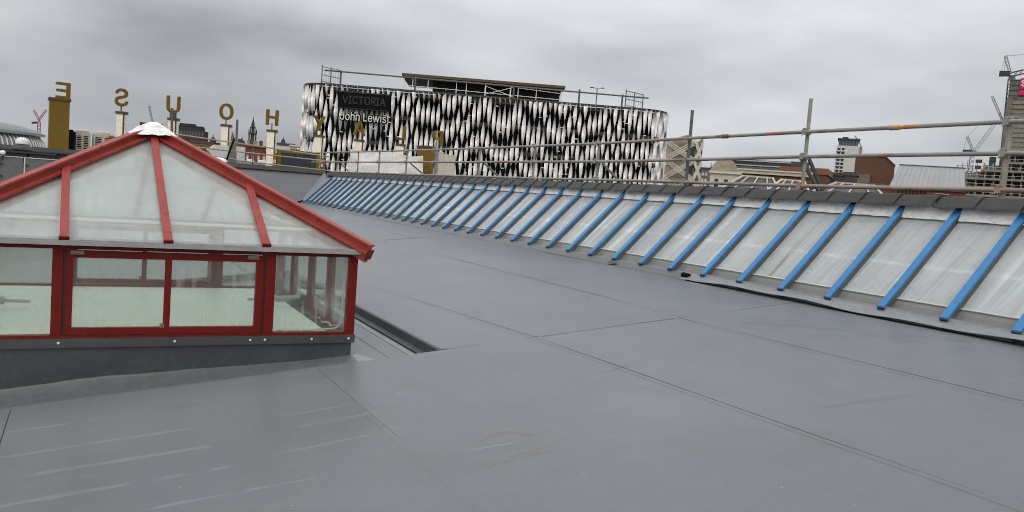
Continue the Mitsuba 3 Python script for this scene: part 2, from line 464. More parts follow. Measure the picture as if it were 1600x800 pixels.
k = 0
for lo, hi, ya, yb in [(const(XW), sw, YS, YC), (sw, s0, YS, YC), (s0, s1, YS, YC), (s1, s2, YS, YC), (s2, s3, YS, YC), (s3, const(XE), YS, YC),
                       (const(XC), f1, YC, 15.6), (f1, f2, YC, 15.6), (f2, const(XE), YC, 15.6),
                       (const(2.1), const(4.05), 15.6, YN), (const(4.05), const(5.9), 15.6, YN), (const(5.9), const(XE), 15.6, YN),
                       (const(0.2), const(2.1), YB, YN), (const(-1.9), const(0.2), YB, YN), (const(XW), const(-1.9), YB, YN),
                       (const(2.1), const(XC), YB, 15.6)]:
    k += 1
    ny = 1
    add('flat_roof__membrane_sheet', membrane(lo(ya), hi(ya), lo(yb), hi(yb), ya, yb, seed=k, lift=.004 if ya > 0 else 0), 'm_membrane', smooth=50)


# the turned-down edges of the channel, rounded, and its floor strips
def edge_roll(x, y0, y1):
    pts = [(x + 0.005, 0.004), (x - 0.012, -0.002), (x - 0.022, -0.014), (x - 0.024, -CH + 0.02), (x - 0.05, -CH + 0.012), (x - 0.085, -CH + 0.007), (x + .005, -CH + 0.003)]
    m = extr_y([(a, b + zr(x)) for a, b in pts], y0, y1)
    return m


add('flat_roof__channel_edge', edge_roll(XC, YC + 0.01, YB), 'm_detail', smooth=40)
add('flat_roof__weld_strip', prism_xy(XC - 0.16, XC - 0.10, XC - 0.16, XC - 0.10, YC, YB, -CH + 0.006, -CH), 'm_detail_light')
add('flat_roof__channel_strip', prism_xy(XC - 0.34, XC - 0.165, XC - 0.34, XC - 0.165, YC, YB, -CH + 0.004, -CH), 'm_membrane')
# far return slope that closes the roof, and its ridge
YR, ZR = 31.9, 1.95
add('flat_roof__end_slope', (np.array([(-6, YR, ZR), (8.15, YR, ZR), (7.0, 30.55, zr(7.0) + .004), (2.0, 30.0, zr(2) + .004), (-6, 29.3, zr(-6) + .004)]), np.array([[0, 3, 1], [1, 3, 2], [0, 4, 3]])), 'm_slopegrey')
add('flat_roof__valley_patch', (np.array([(8.06, 30.2, 1.80), (8.12, 31.86, 1.945), (6.95, 30.58, zr(6.95) + .01), (6.98, 30.2, zr(6.98) + .01)]), np.array([[0, 1, 2], [0, 2, 3]])), 'm_detail_light')  # paler than the end slope: its lit side is put into the colour
add('flat_roof__corner_patch', sheet([(2.08, 6.42, zr(2.08) - CH + .006), (2.30, 6.46, zr(2.3) - CH + .006), (2.27, 6.62, zr(2.27) - CH + .006), (2.16, 6.96, zr(2.16) - CH + .006), (2.10, 6.95, zr(2.10) - CH + .006)]), 'm_patch')
for i in range(24):
    x1 = 7.9 - i * 0.60
    tl = extr_y([(-.16, -.11), (-.03, .05), (.03, .05), (.16, -.11), (.13, -.11), (0, .01), (-.13, -.11)], -0.30, 0.297)
    v = np.array(tl.vertices)
    tl.vertices = np.stack([x1 + v[:, 1], YR + v[:, 0], ZR + .06 + v[:, 2] + 0.01 * v[:, 1]], 1)
    tl.invert()
    add('flat_roof__ridge_tile', tl, 'm_tile')
tag(add('side_terrace', box(8.4, 13, -4, 42, -14, -0.4), 'm_ground'), 'lower roof terrace behind the skylight ridge', kind='structure')
tag(add('front_roof', box(-12, 8.39, YR + 0.6, 46, -14, 1.3), 'm_slopegrey'), 'lower roof behind the far ridge', kind='structure')
tag(add('front_roof_right', box(13.01, 24, 30, 46, -14, 1.1), 'm_slopegrey'), 'lower roof under the last columns', kind='structure')

# ---------------------------------------------------------------- glazed lantern
L = name_of('roof_lantern')
tag(L, 'red framed glass roof lantern with pyramid top on a dark upstand', 'roof lantern')
LX0, LX1, LY0, LY1 = -1.0, 2.105, 6.90, 9.93
kerb_b = []
for a in ((LX0 + .01, LX1 - .01, LY0 + .03, LY0 + .12), (LX0 + .01, LX1 - .01, LY1 - .12, LY1 - .03), (LX0 + .01, LX0 + .1, LY0 + .12, LY1 - .12), (LX1 - .1, LX1 - .01, LY0 + .12, LY1 - .12)):
    kerb_b.append(box(*a, -0.35, 0.318))
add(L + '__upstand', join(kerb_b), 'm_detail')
fl = [beam((LX0 - .012, LY0 + .012, .285), (LX1 + .012, LY0 + .012, .285), .024, .072), beam((LX1 + .002, LY0 + .03, .285), (LX1 + .002, LY1 - .02, .285), .024, .0718),
      beam((LX0 - .012, LY1 - .012, .285), (LX1 + .012, LY1 - .012, .285), .024, .072), beam((LX0 - .002, LY0 + .03, .285), (LX0 - .002, LY1 - .02, .285), .024, .0718)]
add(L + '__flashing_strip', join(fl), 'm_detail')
for x in (-0.55, -0.168, 0.644, 1.226, 1.345, 1.737, 2.06):
    s = trimesh.creation.icosphere(2, 0.010)
    s.apply_scale((1, .5, 1))
    add(L + '__screw', s.apply_translation((x, LY0 - .002, .287)), 'm_screw', smooth=True)
# membrane fillet folded from the upstand on to the channel floor
fv, ff = [], []
N = 40
for i in range(N + 1):
    x = LX0 + (LX1 - LX0) * i / N
    z0 = zr(x) - CH
    w = 0.0015 * math.sin(i * 1.7) + 0.003 * math.sin(i * .6)
    for yy, zz in ((LY0 + .028, z0 + .10 + w), (LY0 + .0, z0 + .065 + w), (LY0 - .07, z0 + .03), (LY0 - .17, z0 + .012 + w * .4), (LY0 - .30, z0 + .005)):
        fv.append((x, yy, zz))
for i in range(N):
    for j in range(4):
        a = i * 5 + j
        ff += [(a, a + 1, a + 6), (a, a + 6, a + 5)]
if True:
    m = trimesh.Trimesh(fv, ff, process=False)
    # taper it out to nothing where the channel floor rises to the right
    v = np.array(m.vertices)
    t = np.clip((1.75 - v[:, 0]) / 1.6, 0, 1)
    z0 = zr(v[:, 0]) - CH
    v[:, 2] = z0 + .004 + (v[:, 2] - z0 - .004) * (0.12 + .88 * t)
    m.vertices = v
    add(L + '__fillet', m, 'm_slopegrey', smooth=True)
ZS, ZT = 0.345, 1.0


def bx(*a): return box(*a)


# sills, head rails, posts
for a in ((LX0, LX1, LY0, LY0 + .075), (LX0, LX1, LY1 - .075, LY1), (LX0, LX0 + .075, LY0 + .075, LY1 - .075), (LX1 - .075, LX1, LY0 + .075, LY1 - .075)):
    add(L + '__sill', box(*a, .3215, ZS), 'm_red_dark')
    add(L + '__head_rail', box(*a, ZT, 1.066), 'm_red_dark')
PX = [(LX0, LX0 + .075), (-.225, -.155), (1.325, 1.405), (LX1 - .075, LX1)]
for y0, y1 in ((LY0, LY0 + .07), (LY1 - .07, LY1)):
    for x0, x1 in PX:
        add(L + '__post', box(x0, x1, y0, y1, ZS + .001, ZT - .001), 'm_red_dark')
PY = [7.60, 8.36, 9.16]
for x0, x1 in ((LX0, LX0 + .07), (LX1 - .07, LX1)):
    for y in PY:
        w = .045 if y > 7.7 else .07
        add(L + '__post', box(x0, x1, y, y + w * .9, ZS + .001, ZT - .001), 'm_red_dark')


# hinged vent in the front and its twin at the back
def vent(y, out):
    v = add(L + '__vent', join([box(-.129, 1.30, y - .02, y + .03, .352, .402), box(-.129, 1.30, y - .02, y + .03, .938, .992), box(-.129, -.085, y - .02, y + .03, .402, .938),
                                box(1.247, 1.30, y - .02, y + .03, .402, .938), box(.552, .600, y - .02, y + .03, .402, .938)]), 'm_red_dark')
    for x0, x1 in ((-.085, .552), (.600, 1.247)):
        add(v + '__pane', sheet([(x0, y + .005, .402), (x1, y + .005, .402), (x1, y + .005, .938), (x0, y + .005, .938)]), 'm_wallpane')
    yy = y - .034 if out < 0 else y + .044
    for x in (-.06, 1.215):
        add(v + '__hinge', join([box(x - .045, x + .045, yy - .008, yy + .008, .962, .992), tube([(x - .045, yy - .006, .976), (x + .045, yy - .006, .976)], .007, 8)]), 'm_bronze')
    add(v + '__stay', join([box(.53, .56, yy + .012, yy + .03, .40, .43)]), 'm_bronze')
    # rebate strips beside the opening leaf, the dark of the gap painted in
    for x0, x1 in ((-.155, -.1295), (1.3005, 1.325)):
        add(L + '__rebate', box(x0, x1, y + .006, y + .05, ZS, ZT - .002), 'm_red_gap_shade')


vent(LY0 + .012, -1)
vent(LY1 - .02, 1)
for y in (LY0 + .03, LY1 - .03):
    for x0, x1 in ((LX0 + .075, -.225), (1.405, LX1 - .075)):
        add(L + '__pane', sheet([(x0, y, ZS), (x1, y, ZS), (x1, y, ZT), (x0, y, ZT)]), 'm_wallpane')
ys = [LY0 + .075] + [q for y in PY for q in (y, y + (.045 if y > 7.7 else .07) * .9)] + [LY1 - .075]
for x in (LX0 + .03, LX1 - .03):
    for i in range(0, len(ys), 2):
        add(L + '__pane', sheet([(x, ys[i], ZS), (x, ys[i + 1], ZS), (x, ys[i + 1], ZT), (x, ys[i], ZT)]), 'm_wallpane')
# inside: blind board, ledges, dirt
add(L + '__blind_board', box(-.86, 1.90, LY0 + .12, LY1 - .10, .28, .325), 'm_board')
add(L + '__ledge', box(1.903, LX1 - .075, LY0 + .10, LY1 - .10, .28, .332), 'm_debris')
add(L + '__ledge', box(LX0 + .075, -.863, LY0 + .10, LY1 - .10, .28, .332), 'm_debris')
for (x, y, sx, sy, ll) in ((1.955, 7.62, .035, .05, 'farthest'), (1.985, 7.45, .03, .04, 'smallest'), (1.965, 7.33, .05, .05, 'largest'), (1.99, 7.2, .04, .03, 'nearest')):
    n = 9
    vs = [(x, y, .352)] + [(x + sx * math.cos(t) * (1 + .3 * rng.random()), y + sy * math.sin(t) * (1 + .3 * rng.random()), .338 + .03 * rng.random()) for t in np.linspace(0, 2 * math.pi, n, endpoint=False)]
    k = add('dead_leaf', (np.array(vs), np.array([[0, 1 + i, 1 + (i + 1) % n] for i in range(n)])), 'm_leaf')
    tag(k, ll + ' curled dead leaf on the dirty ledge inside the red lantern', 'leaf', 'dead leaves on the lantern ledge')
for sx, y in ((1, 8.42), (-1, 8.22)):
    x0, x1, x2 = (1.98, 1.73, 1.45) if sx > 0 else (-.9, -.62, -.43)
    a = name_of(L + '__window_opener')
    scene[a] = mikit.ply(join([tube([(x0, y + .02, .42), (x1, y, .41)], .034, 14)]), 'm_steel', smooth=40)
    labels[a] = {'label': 'grey cylindrical window opener ' + ('on the right ledge' if sx > 0 else 'at the left side')}
    add(a + '__rod', tube([(x1, y, .41), (x2, y - .01, .405)], .014, 10), 'm_steel', smooth=40)
    add(a + '__bracket', join([box(min(x0, x0 + sx * .05), max(x0, x0 + sx * .05), y - .03, y + .07, .333, .45), box(x0 - .03, x0 + .03, y - .05, y + .09, .333, .35)]), 'm_dark')
gp = [(2.012, LY0 + .085, .985), (2.014, LY0 + .085, .55)] + [(1.93 + .084 * math.cos(t), LY0 + .085, .455 + .095 * math.sin(t)) for t in np.linspace(0, -math.pi / 2, 7)] + [(1.72, LY0 + .09, .352), (1.45, LY0 + .09, .35)]
add(L + '__loose_gasket', tube(gp, .008, 8), 'm_palegrey', smooth=40)
# pyramid roof
A = np.array([.52, 8.45, 1.985])
EZ = 1.085
C = [np.array(c) for c in ((-1.10, 6.80, EZ), (2.12, 6.80, EZ), (2.12, 10.03, EZ), (-1.10, 10.03, EZ))]
for i in range(4):
    P, Q = C[i], C[(i + 1) % 4]
    nrm = unit(np.cross(Q - P, A - P))
    if nrm[2] < 0:
        nrm = -nrm
    fr = [0, .295, .515, .745, 1] if i in (0, 2) else [0, .27, .5, .73, 1]
    feet = [P + (Q - P) * t for t in fr]
    apex_t = fr[2]
    tops = [P + (A - P) * min(1, fr[1] / apex_t), A, Q + (A - Q) * min(1, (1 - fr[3]) / (1 - apex_t))]
    g = -nrm * .03
    for poly in ([feet[0], feet[1], tops[0]], [feet[1], feet[2], A, tops[0]], [feet[2], feet[3], tops[2], A], [feet[3], feet[4], tops[2]]):
        add(L + '__roof_pane', sheet([q + g for q in poly]), 'm_roofpane')
    for a, b in ((feet[1], tops[0]), (feet[2], A), (feet[3], tops[2])):
        add(L + '__glazing_bar', join([beam(a, b, .060, .022, nrm, .014), beam(a, b, .040, .07, nrm, -.032)]), 'm_red_lit')
        d = unit(a - b)
        add(L + '__bar_end', beam(a + d * .001, a + d * .014, .07, .07, nrm, -.01), 'm_red_dark')
    inn = unit((P + Q) / 2 - A)
    add(L + '__tie_rail', beam(P + (A - P) * .20 - nrm * .06, Q + (A - Q) * .20 - nrm * .06, .022, .022), 'm_white')
    add(L + '__eave_trim', join([beam(P + g * .5 + [0, 0, -.012], Q + g * .5 + [0, 0, -.012], .035, .044), beam(P + g + (A - P) * .02, Q + g + (A - Q) * .02, .05, .008, nrm)]), 'm_greyroof')
for c in C:
    d = unit(c - A)
    tip = c + d * .06
    side = unit(np.cross(d, (0, 0, 1)))
    nrm = np.cross(side, d)
    add(L + '__hip_bar', join([beam(A, tip, .13, .020, nrm, -.008), beam(A, tip, .026, .050, nrm, .027), beam(A, tip, .080, .018, nrm, .0615), beam(A, tip, .05, .075, nrm, -.0565)]), 'm_red_lit')
    add(L + '__bar_end', beam(tip + d * .001, tip + d * .012, .10, .09, nrm, -.02), 'm_red_dark')
# crumpled metal cap
n = 26
g = np.linspace(-1, 1, n)
uu, vv = np.meshgrid(g, g)
rad = np.maximum(np.abs(uu), np.abs(vv))
xx, yy = A[0] - .01 + uu * .205, A[1] + vv * .205
zz = A[2] + .092 - np.maximum(rad - .20, 0) * .155
zz += .045 * (meshkit.fbm(np.stack([xx * 9, yy * 9, 0 * xx], -1), 4, 2) - .5)
idx = np.arange(n * n).reshape(n, n)
add(L + '__apex_cap', (np.stack([xx, yy, zz], -1).reshape(-1, 3), np.stack([idx[:-1, :-1], idx[:-1, 1:], idx[1:, 1:], idx[1:, :-1]], -1).reshape(-1, 4)), 'm_flashing')

# ---------------------------------------------------------------- long skylight
S = name_of('skylight')
tag(S, 'long sloping skylight with blue glazing bars under dark ridge tiles', 'skylight')
F0, T0 = np.array([7.005, 0, .822]), np.array([8.018, 0, 1.815])
SD = unit(T0 - F0)
SN = np.array([-SD[2], 0, SD[0]])
SLEN = np.linalg.norm(T0 - F0)
PITCH, Y0 = .668, 4.073


def sk(s, y, h=0.0):
    q = F0 + SD * s * SLEN + SN * h
    return np.array([q[0], y, q[2]])


I0, I1 = -6, 39
add(S + '__kerb', extr_y([(7.03, .60), (7.09, .60 + .0), (8.3, .60), (8.3, 1.0), (7.14, .80), (7.07, .79), (7.035, .76)], Y0 + I0 * PITCH, Y0 + I1 * PITCH + .1), 'm_detail_light')
tri_profile = [(7.12, .80), (8.3, .80), (8.3, 1.72), (8.1, 1.74)]
add(S + '__lining', join([(np.array([sk(.02, Y0 + I0 * PITCH, -.22), sk(1, Y0 + I0 * PITCH, -.22), sk(1, Y0 + I1 * PITCH, -.22), sk(.02, Y0 + I1 * PITCH, -.22)]), np.array([[0, 1, 2], [0, 2, 3]]))]), 'm_palegrey')
add(S + '__purlin', join([beam(sk(.47, Y0 + I0 * PITCH, -.104), sk(.47, Y0 + I1 * PITCH, -.104), .045, .04, SN)]), 'm_white')
add(S + '__end_cheek', join([sheet([sk(0, Y0 + I1 * PITCH + .05, -.02), sk(1, Y0 + I1 * PITCH + .05, -.02), (8.2, Y0 + I1 * PITCH + .05, .8), (7.1, Y0 + I1 * PITCH + .05, .75)])]), 'm_detail_light')
for i in range(I0, I1 + 1):
    y = Y0 + i * PITCH + rng.uniform(-.004, .004)
    b = add(S + '__glazing_bar', beam(sk(-.005, y), sk(1.02, y), .076, .022, SN, -.008), 'm_blue')
    add(b + '__web', beam(sk(.004, y), sk(1.015, y), .060, .072, SN, -.0555), 'm_web')
    add(b + '__end_cap', beam(sk(-.018, y), sk(-.0055, y), .074, .075, SN, -.036), 'm_dark_blue')
    if i == I1:
        break
    ya, yb = y + .022, Y0 + (i + 1) * PITCH - .022
    add(S + '__pane', sheet([sk(.135, ya, -.080), sk(.135, yb, -.080), sk(.985, yb, -.078), sk(.985, ya, -.078)]), 'm_skypane')
    add(S + '__apron', sheet([sk(.012, ya, -.088), sk(.012, yb, -.088), sk(.15, yb, -.088), sk(.15, ya, -.088)]), 'm_apron')
    add(S + '__pane_edge', beam(sk(.134, ya, -.074), sk(.134, yb, -.074), .012, .014, SN), 'm_palegrey')
    nn, mm = 22, 6
    u, v = np.meshgrid(np.linspace(0, 1, nn), np.linspace(0, 1, mm))
    pts = np.array([sk(.938 + .127 * b_, ya + .014 + (yb - ya - .028) * a_, -.055 + .075 * b_) for a_, b_ in zip(u.ravel(), v.ravel())])
    ed = np.sin(u.ravel() * 17 + i) * .0015 * (1 - v.ravel())
    pts += SN * (.024 * (meshkit.fbm(pts * 13 + i, 3, 4) - .5) + .006)[:, None] + SD * ed[:, None]
    idx = np.arange(nn * mm).reshape(mm, nn)
    add(S + '__flashing', (pts, np.stack([idx[:-1, :-1], idx[:-1, 1:], idx[1:, 1:], idx[1:, :-1]], -1).reshape(-1, 4)), 'm_flashing')
add(S + '__ridge_underlay', extr_y([(8.06, 1.80), (8.068, 1.86), (8.10, 1.938), (8.28, 1.938), (8.38, 1.80), (8.3, 1.70)], Y0 + I0 * PITCH, 30.9), 'm_black')
TP = [(-.142, -.132), (-.126, -.110), (-.02, -.012), (.02, -.002), (.16, -.002), (.20, -.012), (.32, -.125), (.34, -.15), (.31, -.15), (.185, -.027), (-.005, -.027), (-.122, -.132)]
for i in range(62):
    y = 1.9 + i * .47
    if y > 31.0:
        break
    m = extr_y([(a + 8.09, b + 1.972) for a, b in TP], y, y + .461)
    v = np.array(m.vertices)
    t = (v[:, 1] - y) / .47
    v[:, 2] += .016 * (1 - t) + rng.uniform(-.003, .003)
    v[:, 0] -= .010 * (1 - t) + rng.uniform(-.003, .003)
    m.vertices = v
    add(S + '__ridge_tile', m, 'm_tile')
# the loose membrane strip along the foot, lifted at its edge
sv = []
Ys = np.linspace(1.0, 8.35, 60)
for y in Ys:
    lift = .036 + .012 * math.sin(y * 2.1) + .008 * math.sin(y * 5.3)
    tap = min(1, (8.4 - y) / .5)
    for dx, dz in ((6.83 + .012 * math.sin(y * 1.7), lift * tap), (6.87, (lift + .018) * tap + .004), (6.93, (lift + .012) * tap + .012), (6.99, .04), (7.025, .06), (7.033, .085)):
        sv.append((dx, y, zr(dx) + dz))
idx = np.arange(len(sv)).reshape(60, 6)
add(S + '__loose_strip', (np.array(sv), np.stack([idx[:-1, :-1], idx[:-1, 1:], idx[1:, 1:], idx[1:, :-1]], -1).reshape(-1, 4)), 'm_detail_light', smooth=True)
add(S + '__gap_shade_tube', tube([(6.828 + .012 * math.sin(y * 1.7), y, zr(6.83) + .014 + .006 * math.sin(y * 2.1)) for y in np.linspace(1.0, 8.2, 40)], .008, 7), 'm_black', smooth=True)  # black tube added to draw the dark gap under the lifted edge
m = extr_y([(6.88, zr(6.88) + .003), (6.94, zr(6.94) + .012), (7.028, zr(7.0) + .06), (7.04, zr(7.0))], 8.36, 30.2)
add(S + '__foot_strip', m, 'm_slopegrey')
k = add('membrane_roll', join([trimesh.creation.annulus(.018, .036, segment=((6.95, 8.28, .762), (6.975, 8.42, .765)), sections=18), tube([(6.955, 8.285, .762), (6.97, 8.41, .764)], .018, 12)]), 'm_black')
tag(k, 'black rolled end of loose membrane at the foot of the skylight', 'membrane roll')
k = add('membrane_roll__cord', tube([(6.99, 8.35, .75), (7.01, 8.1, .765), (7.02, 7.9, .745), (7.02, 7.75, .75), (7.0, 7.62, .77)], .006, 6), 'm_black')
k = add('black_cable', tube([(6.85, 30.95, .80), (6.9, 30.7, .78), (6.93, 30.45, .80), (7.02, 30.3, .85)], .03, 6), 'm_black')
tag(k, 'short black cable in the corner at the far end of the skylight', 'cable')
vs = [(6.93, 9.98, .745)] + [(6.93 + .06 * math.cos(t) * rng.uniform(.6, 1.2), 9.98 + .12 * math.sin(t) * rng.uniform(.6, 1.2), .73 + .03 * rng.random()) for t in np.linspace(0, 6.28, 10)[:-1]]
k = add('dark_rag', (np.array(vs), np.array([[0, 1 + i, 1 + (i + 1) % 9] for i in range(9)])), 'm_debris')
tag(k, 'small dark brown scrap lying on the roof by the skylight foot', 'scrap')

# ---------------------------------------------------------------- scaffold guard rails
G = name_of('scaffold')
tag(G, 'galvanised tube scaffold guard rail standing behind the skylight ridge', 'scaffold')
RX = 9.0


def interp(tab, y):
    ys_, zs_ = zip(*sorted(tab))
    return float(np.interp(y, ys_, zs_))


TOP = [(2, 2.868), (5.43, 2.852), (6.84, 2.844), (8.5, 2.836), (10.98, 2.815), (13.7, 2.785), (20.7, 2.784), (25, 2.799), (30.4, 2.823), (37.4, 2.864)]
MID = [(2, 2.515), (5.38, 2.504), (6.98, 2.497), (8.45, 2.488), (10.9, 2.452), (13.65, 2.428), (20.6, 2.426), (37.3, 2.442)]
BOT = [(2, 2.112), (5.34, 2.102), (6.92, 2.087), (8.4, 2.076), (10.9, 2.074), (13.6, 2.068), (16.4, 2.050), (25.8, 2.041), (34, 2.04)]
R = .026
for tab, dx in ((TOP, -.05), (MID, -.05), (BOT, -.05)):
    add(G + '__rail', tube([(RX + dx, y, z) for y, z in tab], R, 12), 'm_tube', smooth=40)
UPR = [(5.585, 2.916, -.03), (8.45, 3.315, .05), (11.02, 3.297, .03), (13.8, 2.83, 0), (16.45, 2.85, .01), (19.42, 2.83, 0), (22.5, 3.339, 0.0), (24.95, 2.86, 0), (27.74, 2.88, .0), (30.3, 2.87, 0), (33.2, 2.88, 0)]
for y, zt, lean in UPR:
    add(G + '__upright', tube([(RX + .01, y, -.4), (RX + .01 + lean * .4, y + lean * .5, zt)], .027 if y > 6 else .034, 12), 'm_tube' if y < 9 or y > 12 else 'm_tube_dark', smooth=40)
    for tab in (TOP, MID, BOT):
        z = interp(tab, y)
        c = name_of(G + '__coupler')
        scene[c] = mikit.ply(join([box(RX - .075, RX + .035, y - .035, y + .035, z - .036, z + .036), tube([(RX - .06, y - .05, z + .045), (RX - .06, y + .03, z + .045)], .011, 8),
                                   tube([(RX - .085, y + .02, z - .05), (RX - .03, y + .02, z + .055)], .010, 8), box(RX - .05, RX + .0, y + .02, y + .07, z - .02, z + .03)]), 'm_tube')
for y in (10.1, 14.9, 7.0, 18.0):
    z = interp(TOP, y)
    add(G + '__sleeve', tube([(RX - .05, y - .07, z), (RX - .05, y + .07, z)], .034, 12), 'm_tube', smooth=40)
for (a, b) in (((8.60, 2.50), (8.25, 1.6)), ((19.2, 2.40), (18.2, 1.7)), ((24.7, 2.40), (23.3, 1.7)), ((13.7, 2.40), (13.0, 1.7)), ((33.2, 2.5), (31.8, 1.7))):
    add(G + '__brace', tube([(RX + .06, a[0], a[1]), (RX + .5, b[0], b[1])], .025, 10), 'm_tube_dark', smooth=40)
k = add(G + '__toe_board', beam((RX + .1, 8.5, 2.52), (RX + .35, 8.2, 1.75), .055, .02, (0, 1, 0)), 'm_dark')

G2 = name_of('scaffold')
tag(G2, 'thin weathered scaffold rails along the far roof ridge at left', 'scaffold')
for a, b in (((2.3, 33.45, 3.01), (8.45, 32.4, 2.61)), ((2.5, 33.4, 2.575), (8.7, 32.36, 2.42)), ((3.6, 33.3, 2.29), (4.95, 33.14, 2.215)), ((4.9, 32.9, 2.18), (8.5, 32.4, 2.05))):
    add(G2 + '__rail', tube([a, b], .026, 8), 'm_tube', smooth=40)
for x, y, z0, z1 in ((3.0, 33.35, 1.3, 3.1), (5.62, 33.0, 1.3, 2.85), (8.3, 32.45, 1.3, 2.75)):
    add(G2 + '__upright', tube([(x, y, z0), (x, y, z1)], .028, 8), 'm_tube_dark', smooth=40)
k = name_of('scaffold_pole')
scene[k] = mikit.ply(join([tube([(5.68, 37.58, 1.3), (5.66, 37.58, 4.02)], .05, 10)]), 'm_tube_dark', smooth=40)
tag(k, 'single tall dark pole standing between gold letters O and H', 'pole')
k = add('scaffold_pole', tube([(3.02, 37.3, 1.3), (3.0, 37.3, 4.2)], .05, 10), 'm_tube_dark', smooth=40)
tag(k, 'tall grey pole rising just left of the gold letter U', 'pole')
k = add('leaning_pole', tube([(4.86, 32.75, 3.0), (4.55, 32.75, 1.95)], .035, 8), 'm_black', smooth=40)
tag(k, 'black pole leaning left over the far ridge beside the grey fin sheet', 'pole')
m = trimesh.creation.extrude_polygon(Polygon([(4.90, 2.0), (4.92, 2.5), (5.04, 3.35), (5.12, 3.2), (5.22, 2.75), (5.28, 2.0)]), .05, engine='earcut')
v = np.array(m.vertices)
m.vertices = np.stack([v[:, 0], 34.65 - v[:, 2], v[:, 1]], 1)
tag(add('fin_sheet', m, 'm_concrete_dark'), 'upright pointed grey sheet beside the leaning black pole', 'sheet')
w = name_of('wrapped_bundle')
m = trimesh.creation.icosphere(3, 1)
v = np.array(m.vertices)
v *= [.34, .16, .13]
v += .06 * (meshkit.fbm(v * 9, 3, 1)[:, None] - .5)
m.vertices = v + [4.2, 31.95, 2.08]
scene[w] = mikit.ply(m, 'm_white')
tag(w, 'white wrapped bundle lying on the far ridge behind the red hip', 'bundle')

# ---------------------------------------------------------------- gold letters and their columns
FAC = math.radians(16.5)


def loc(cx, cy, ang):
    r = np.array([math.cos(ang), -math.sin(ang), 0])
    f = np.array([math.sin(ang), math.cos(ang), 0])
    return lambda m: trimesh.Trimesh(np.array([cx, cy, 0]) + np.array(m.vertices)[:, :1] * r + np.array(m.vertices)[:, 1:2] * f + np.array(m.vertices)[:, 2:] * [0, 0, 1], m.faces, process=False)


def letter(ch, x, y, z0, z1, w, label, posts=(), pz=None):
    k = name_of('gold_letter')
    m = meshkit.text_mesh(ch, z1 - z0, .14, bold=True)
    v = np.array(m.vertices)
    v = (v - v.min(0)) / (v.max(0) - v.min(0))
    # seen from behind: the text reads to the left
    m = trimesh.Trimesh(np.stack([(.5 - v[:, 0]) * w, v[:, 2] * .14 - .07, z0 + v[:, 1] * (z1 - z0)], 1), m.faces, process=False)
    P = loc(x, y, -FAC * 0.55)
    if posts:
        scene[k + '__face'] = mikit.ply(P(m), 'm_gold')
        for px in posts:
            add(k + '__post', P(tube([(px, 0, pz), (px, 0, z0 + .12)], .028, 8)), 'm_tube_dark', smooth=40)
    else:
        scene[k] = mikit.ply(P(m), 'm_gold')
    tag(k, label, 'letter', 'gold letters along the roof')


def column(x, y, w, z0, z1, label, bm='m_cream', cap=True, ang=.38, strip=True):
    k = name_of('column')
    P = loc(x, y, ang)
    h = w / 2
    scene[k + '__shaft'] = mikit.ply(P(box(-h, h, -h, h, z0, z1)), bm)
    if cap:
        add(k + '__cap', P(box(-h - .04, h + .04, -h - .04, h + .04, z1 + .002, z1 + .10)), 'm_gold_dark')
    if strip:
        add(k + '__corner_strip', P(box(h - .05, h + .012, -h - .012, -h + .0, z0, z1 - .002)), 'm_gold_dark')
    tag(k, label, 'column', 'columns under the gold letters')
    return k, P


zc = 3.72
column(-1.10, 36.0, .66, -3, 3.92, 'broad gold column under the letter E at far left', 'm_gold', ang=-.10, strip=False)
letter('E', -0.99, 36.0, 4.025, 4.64, .50, 'gold letter E standing directly on the broad gold column')
data = [('S', 1.09, 36.98, .30, .50, (0,)), ('U', 3.11, 37.87, .34, .55, (-.03, .12)), ('O', 5.37, 38.63, .35, .60, (0,)), ('H', 7.50, 39.28, .38, .57, (0,)),
        ('Y', 9.84, 39.80, .40, .58, (-.1, .1)), ('A', 11.97, 40.25, .42, .64, (-.15, 0, .15)), ('L', 14.28, 40.56, .42, .52, (-.1, .1))]
for ch, x, y, w, lw, posts in data:
    k, P = column(x, y, w, -3, zc, f'white column with gold cap under the letter {ch}')
    letter(ch, x - .03, y, 4.03 if ch != 'A' else 4.02, 4.75, lw, f'gold letter {ch} seen from behind, on posts above its white column', posts, zc + .1)
    if ch in 'HYO':
        add(k + '__gold_base', P(box(w / 2 - .04, w / 2 + .10, -w / 2 - .05, w / 2, -3, 2.75 if ch == 'H' else 2.72)), 'm_gold')
        if ch in 'HY':
            add(k + '__number_plate', P(join([box(w / 2 - .01, w / 2 + .08, -w / 2 - .07, -w / 2 - .052, 2.30, 2.33), box(w / 2 - .01, w / 2 + .08, -w / 2 - .07, -w / 2 - .052, 2.41, 2.44),
                                              box(w / 2 - .01, w / 2 + .015, -w / 2 - .07, -w / 2 - .052, 2.33, 2.41), box(w / 2 + .055, w / 2 + .08, -w / 2 - .07, -w / 2 - .052, 2.33, 2.41)])), 'm_cream')
k, P = column(15.85, 41.0, .72, -3, 3.78, 'broad gold column with a ring emblem under the letter P', 'm_gold', ang=.05, strip=False)
add(k + '__ring', P(trimesh.creation.torus(.17, .018, major_sections=28, minor_sections=6).apply_transform(trimesh.transformations.rotation_matrix(math.pi / 2, (1, 0, 0))).apply_scale((.8, 1, 1.25)).apply_translation((-.02, -.375, 2.62))), 'm_gold_dark')
letter('P', 16.42, 40.9, 3.98, 4.75, .66, 'gold letter P seen from behind at the right end of the row', (.1,), 3.6)
k = add('beige_column', join([loc(16.62, 40.7, .05)(box(-.22, .02, -.3, .3, -3, 3.62)), loc(16.62, 40.7, .05)(box(.04, .72, -.22, .3, -3, 3.52))]), 'm_beige')
tag(k, 'plain beige column right of the broad gold column', 'column')
k = name_of('sign_board')
P = loc(8.70, 39.25, math.radians(-8))
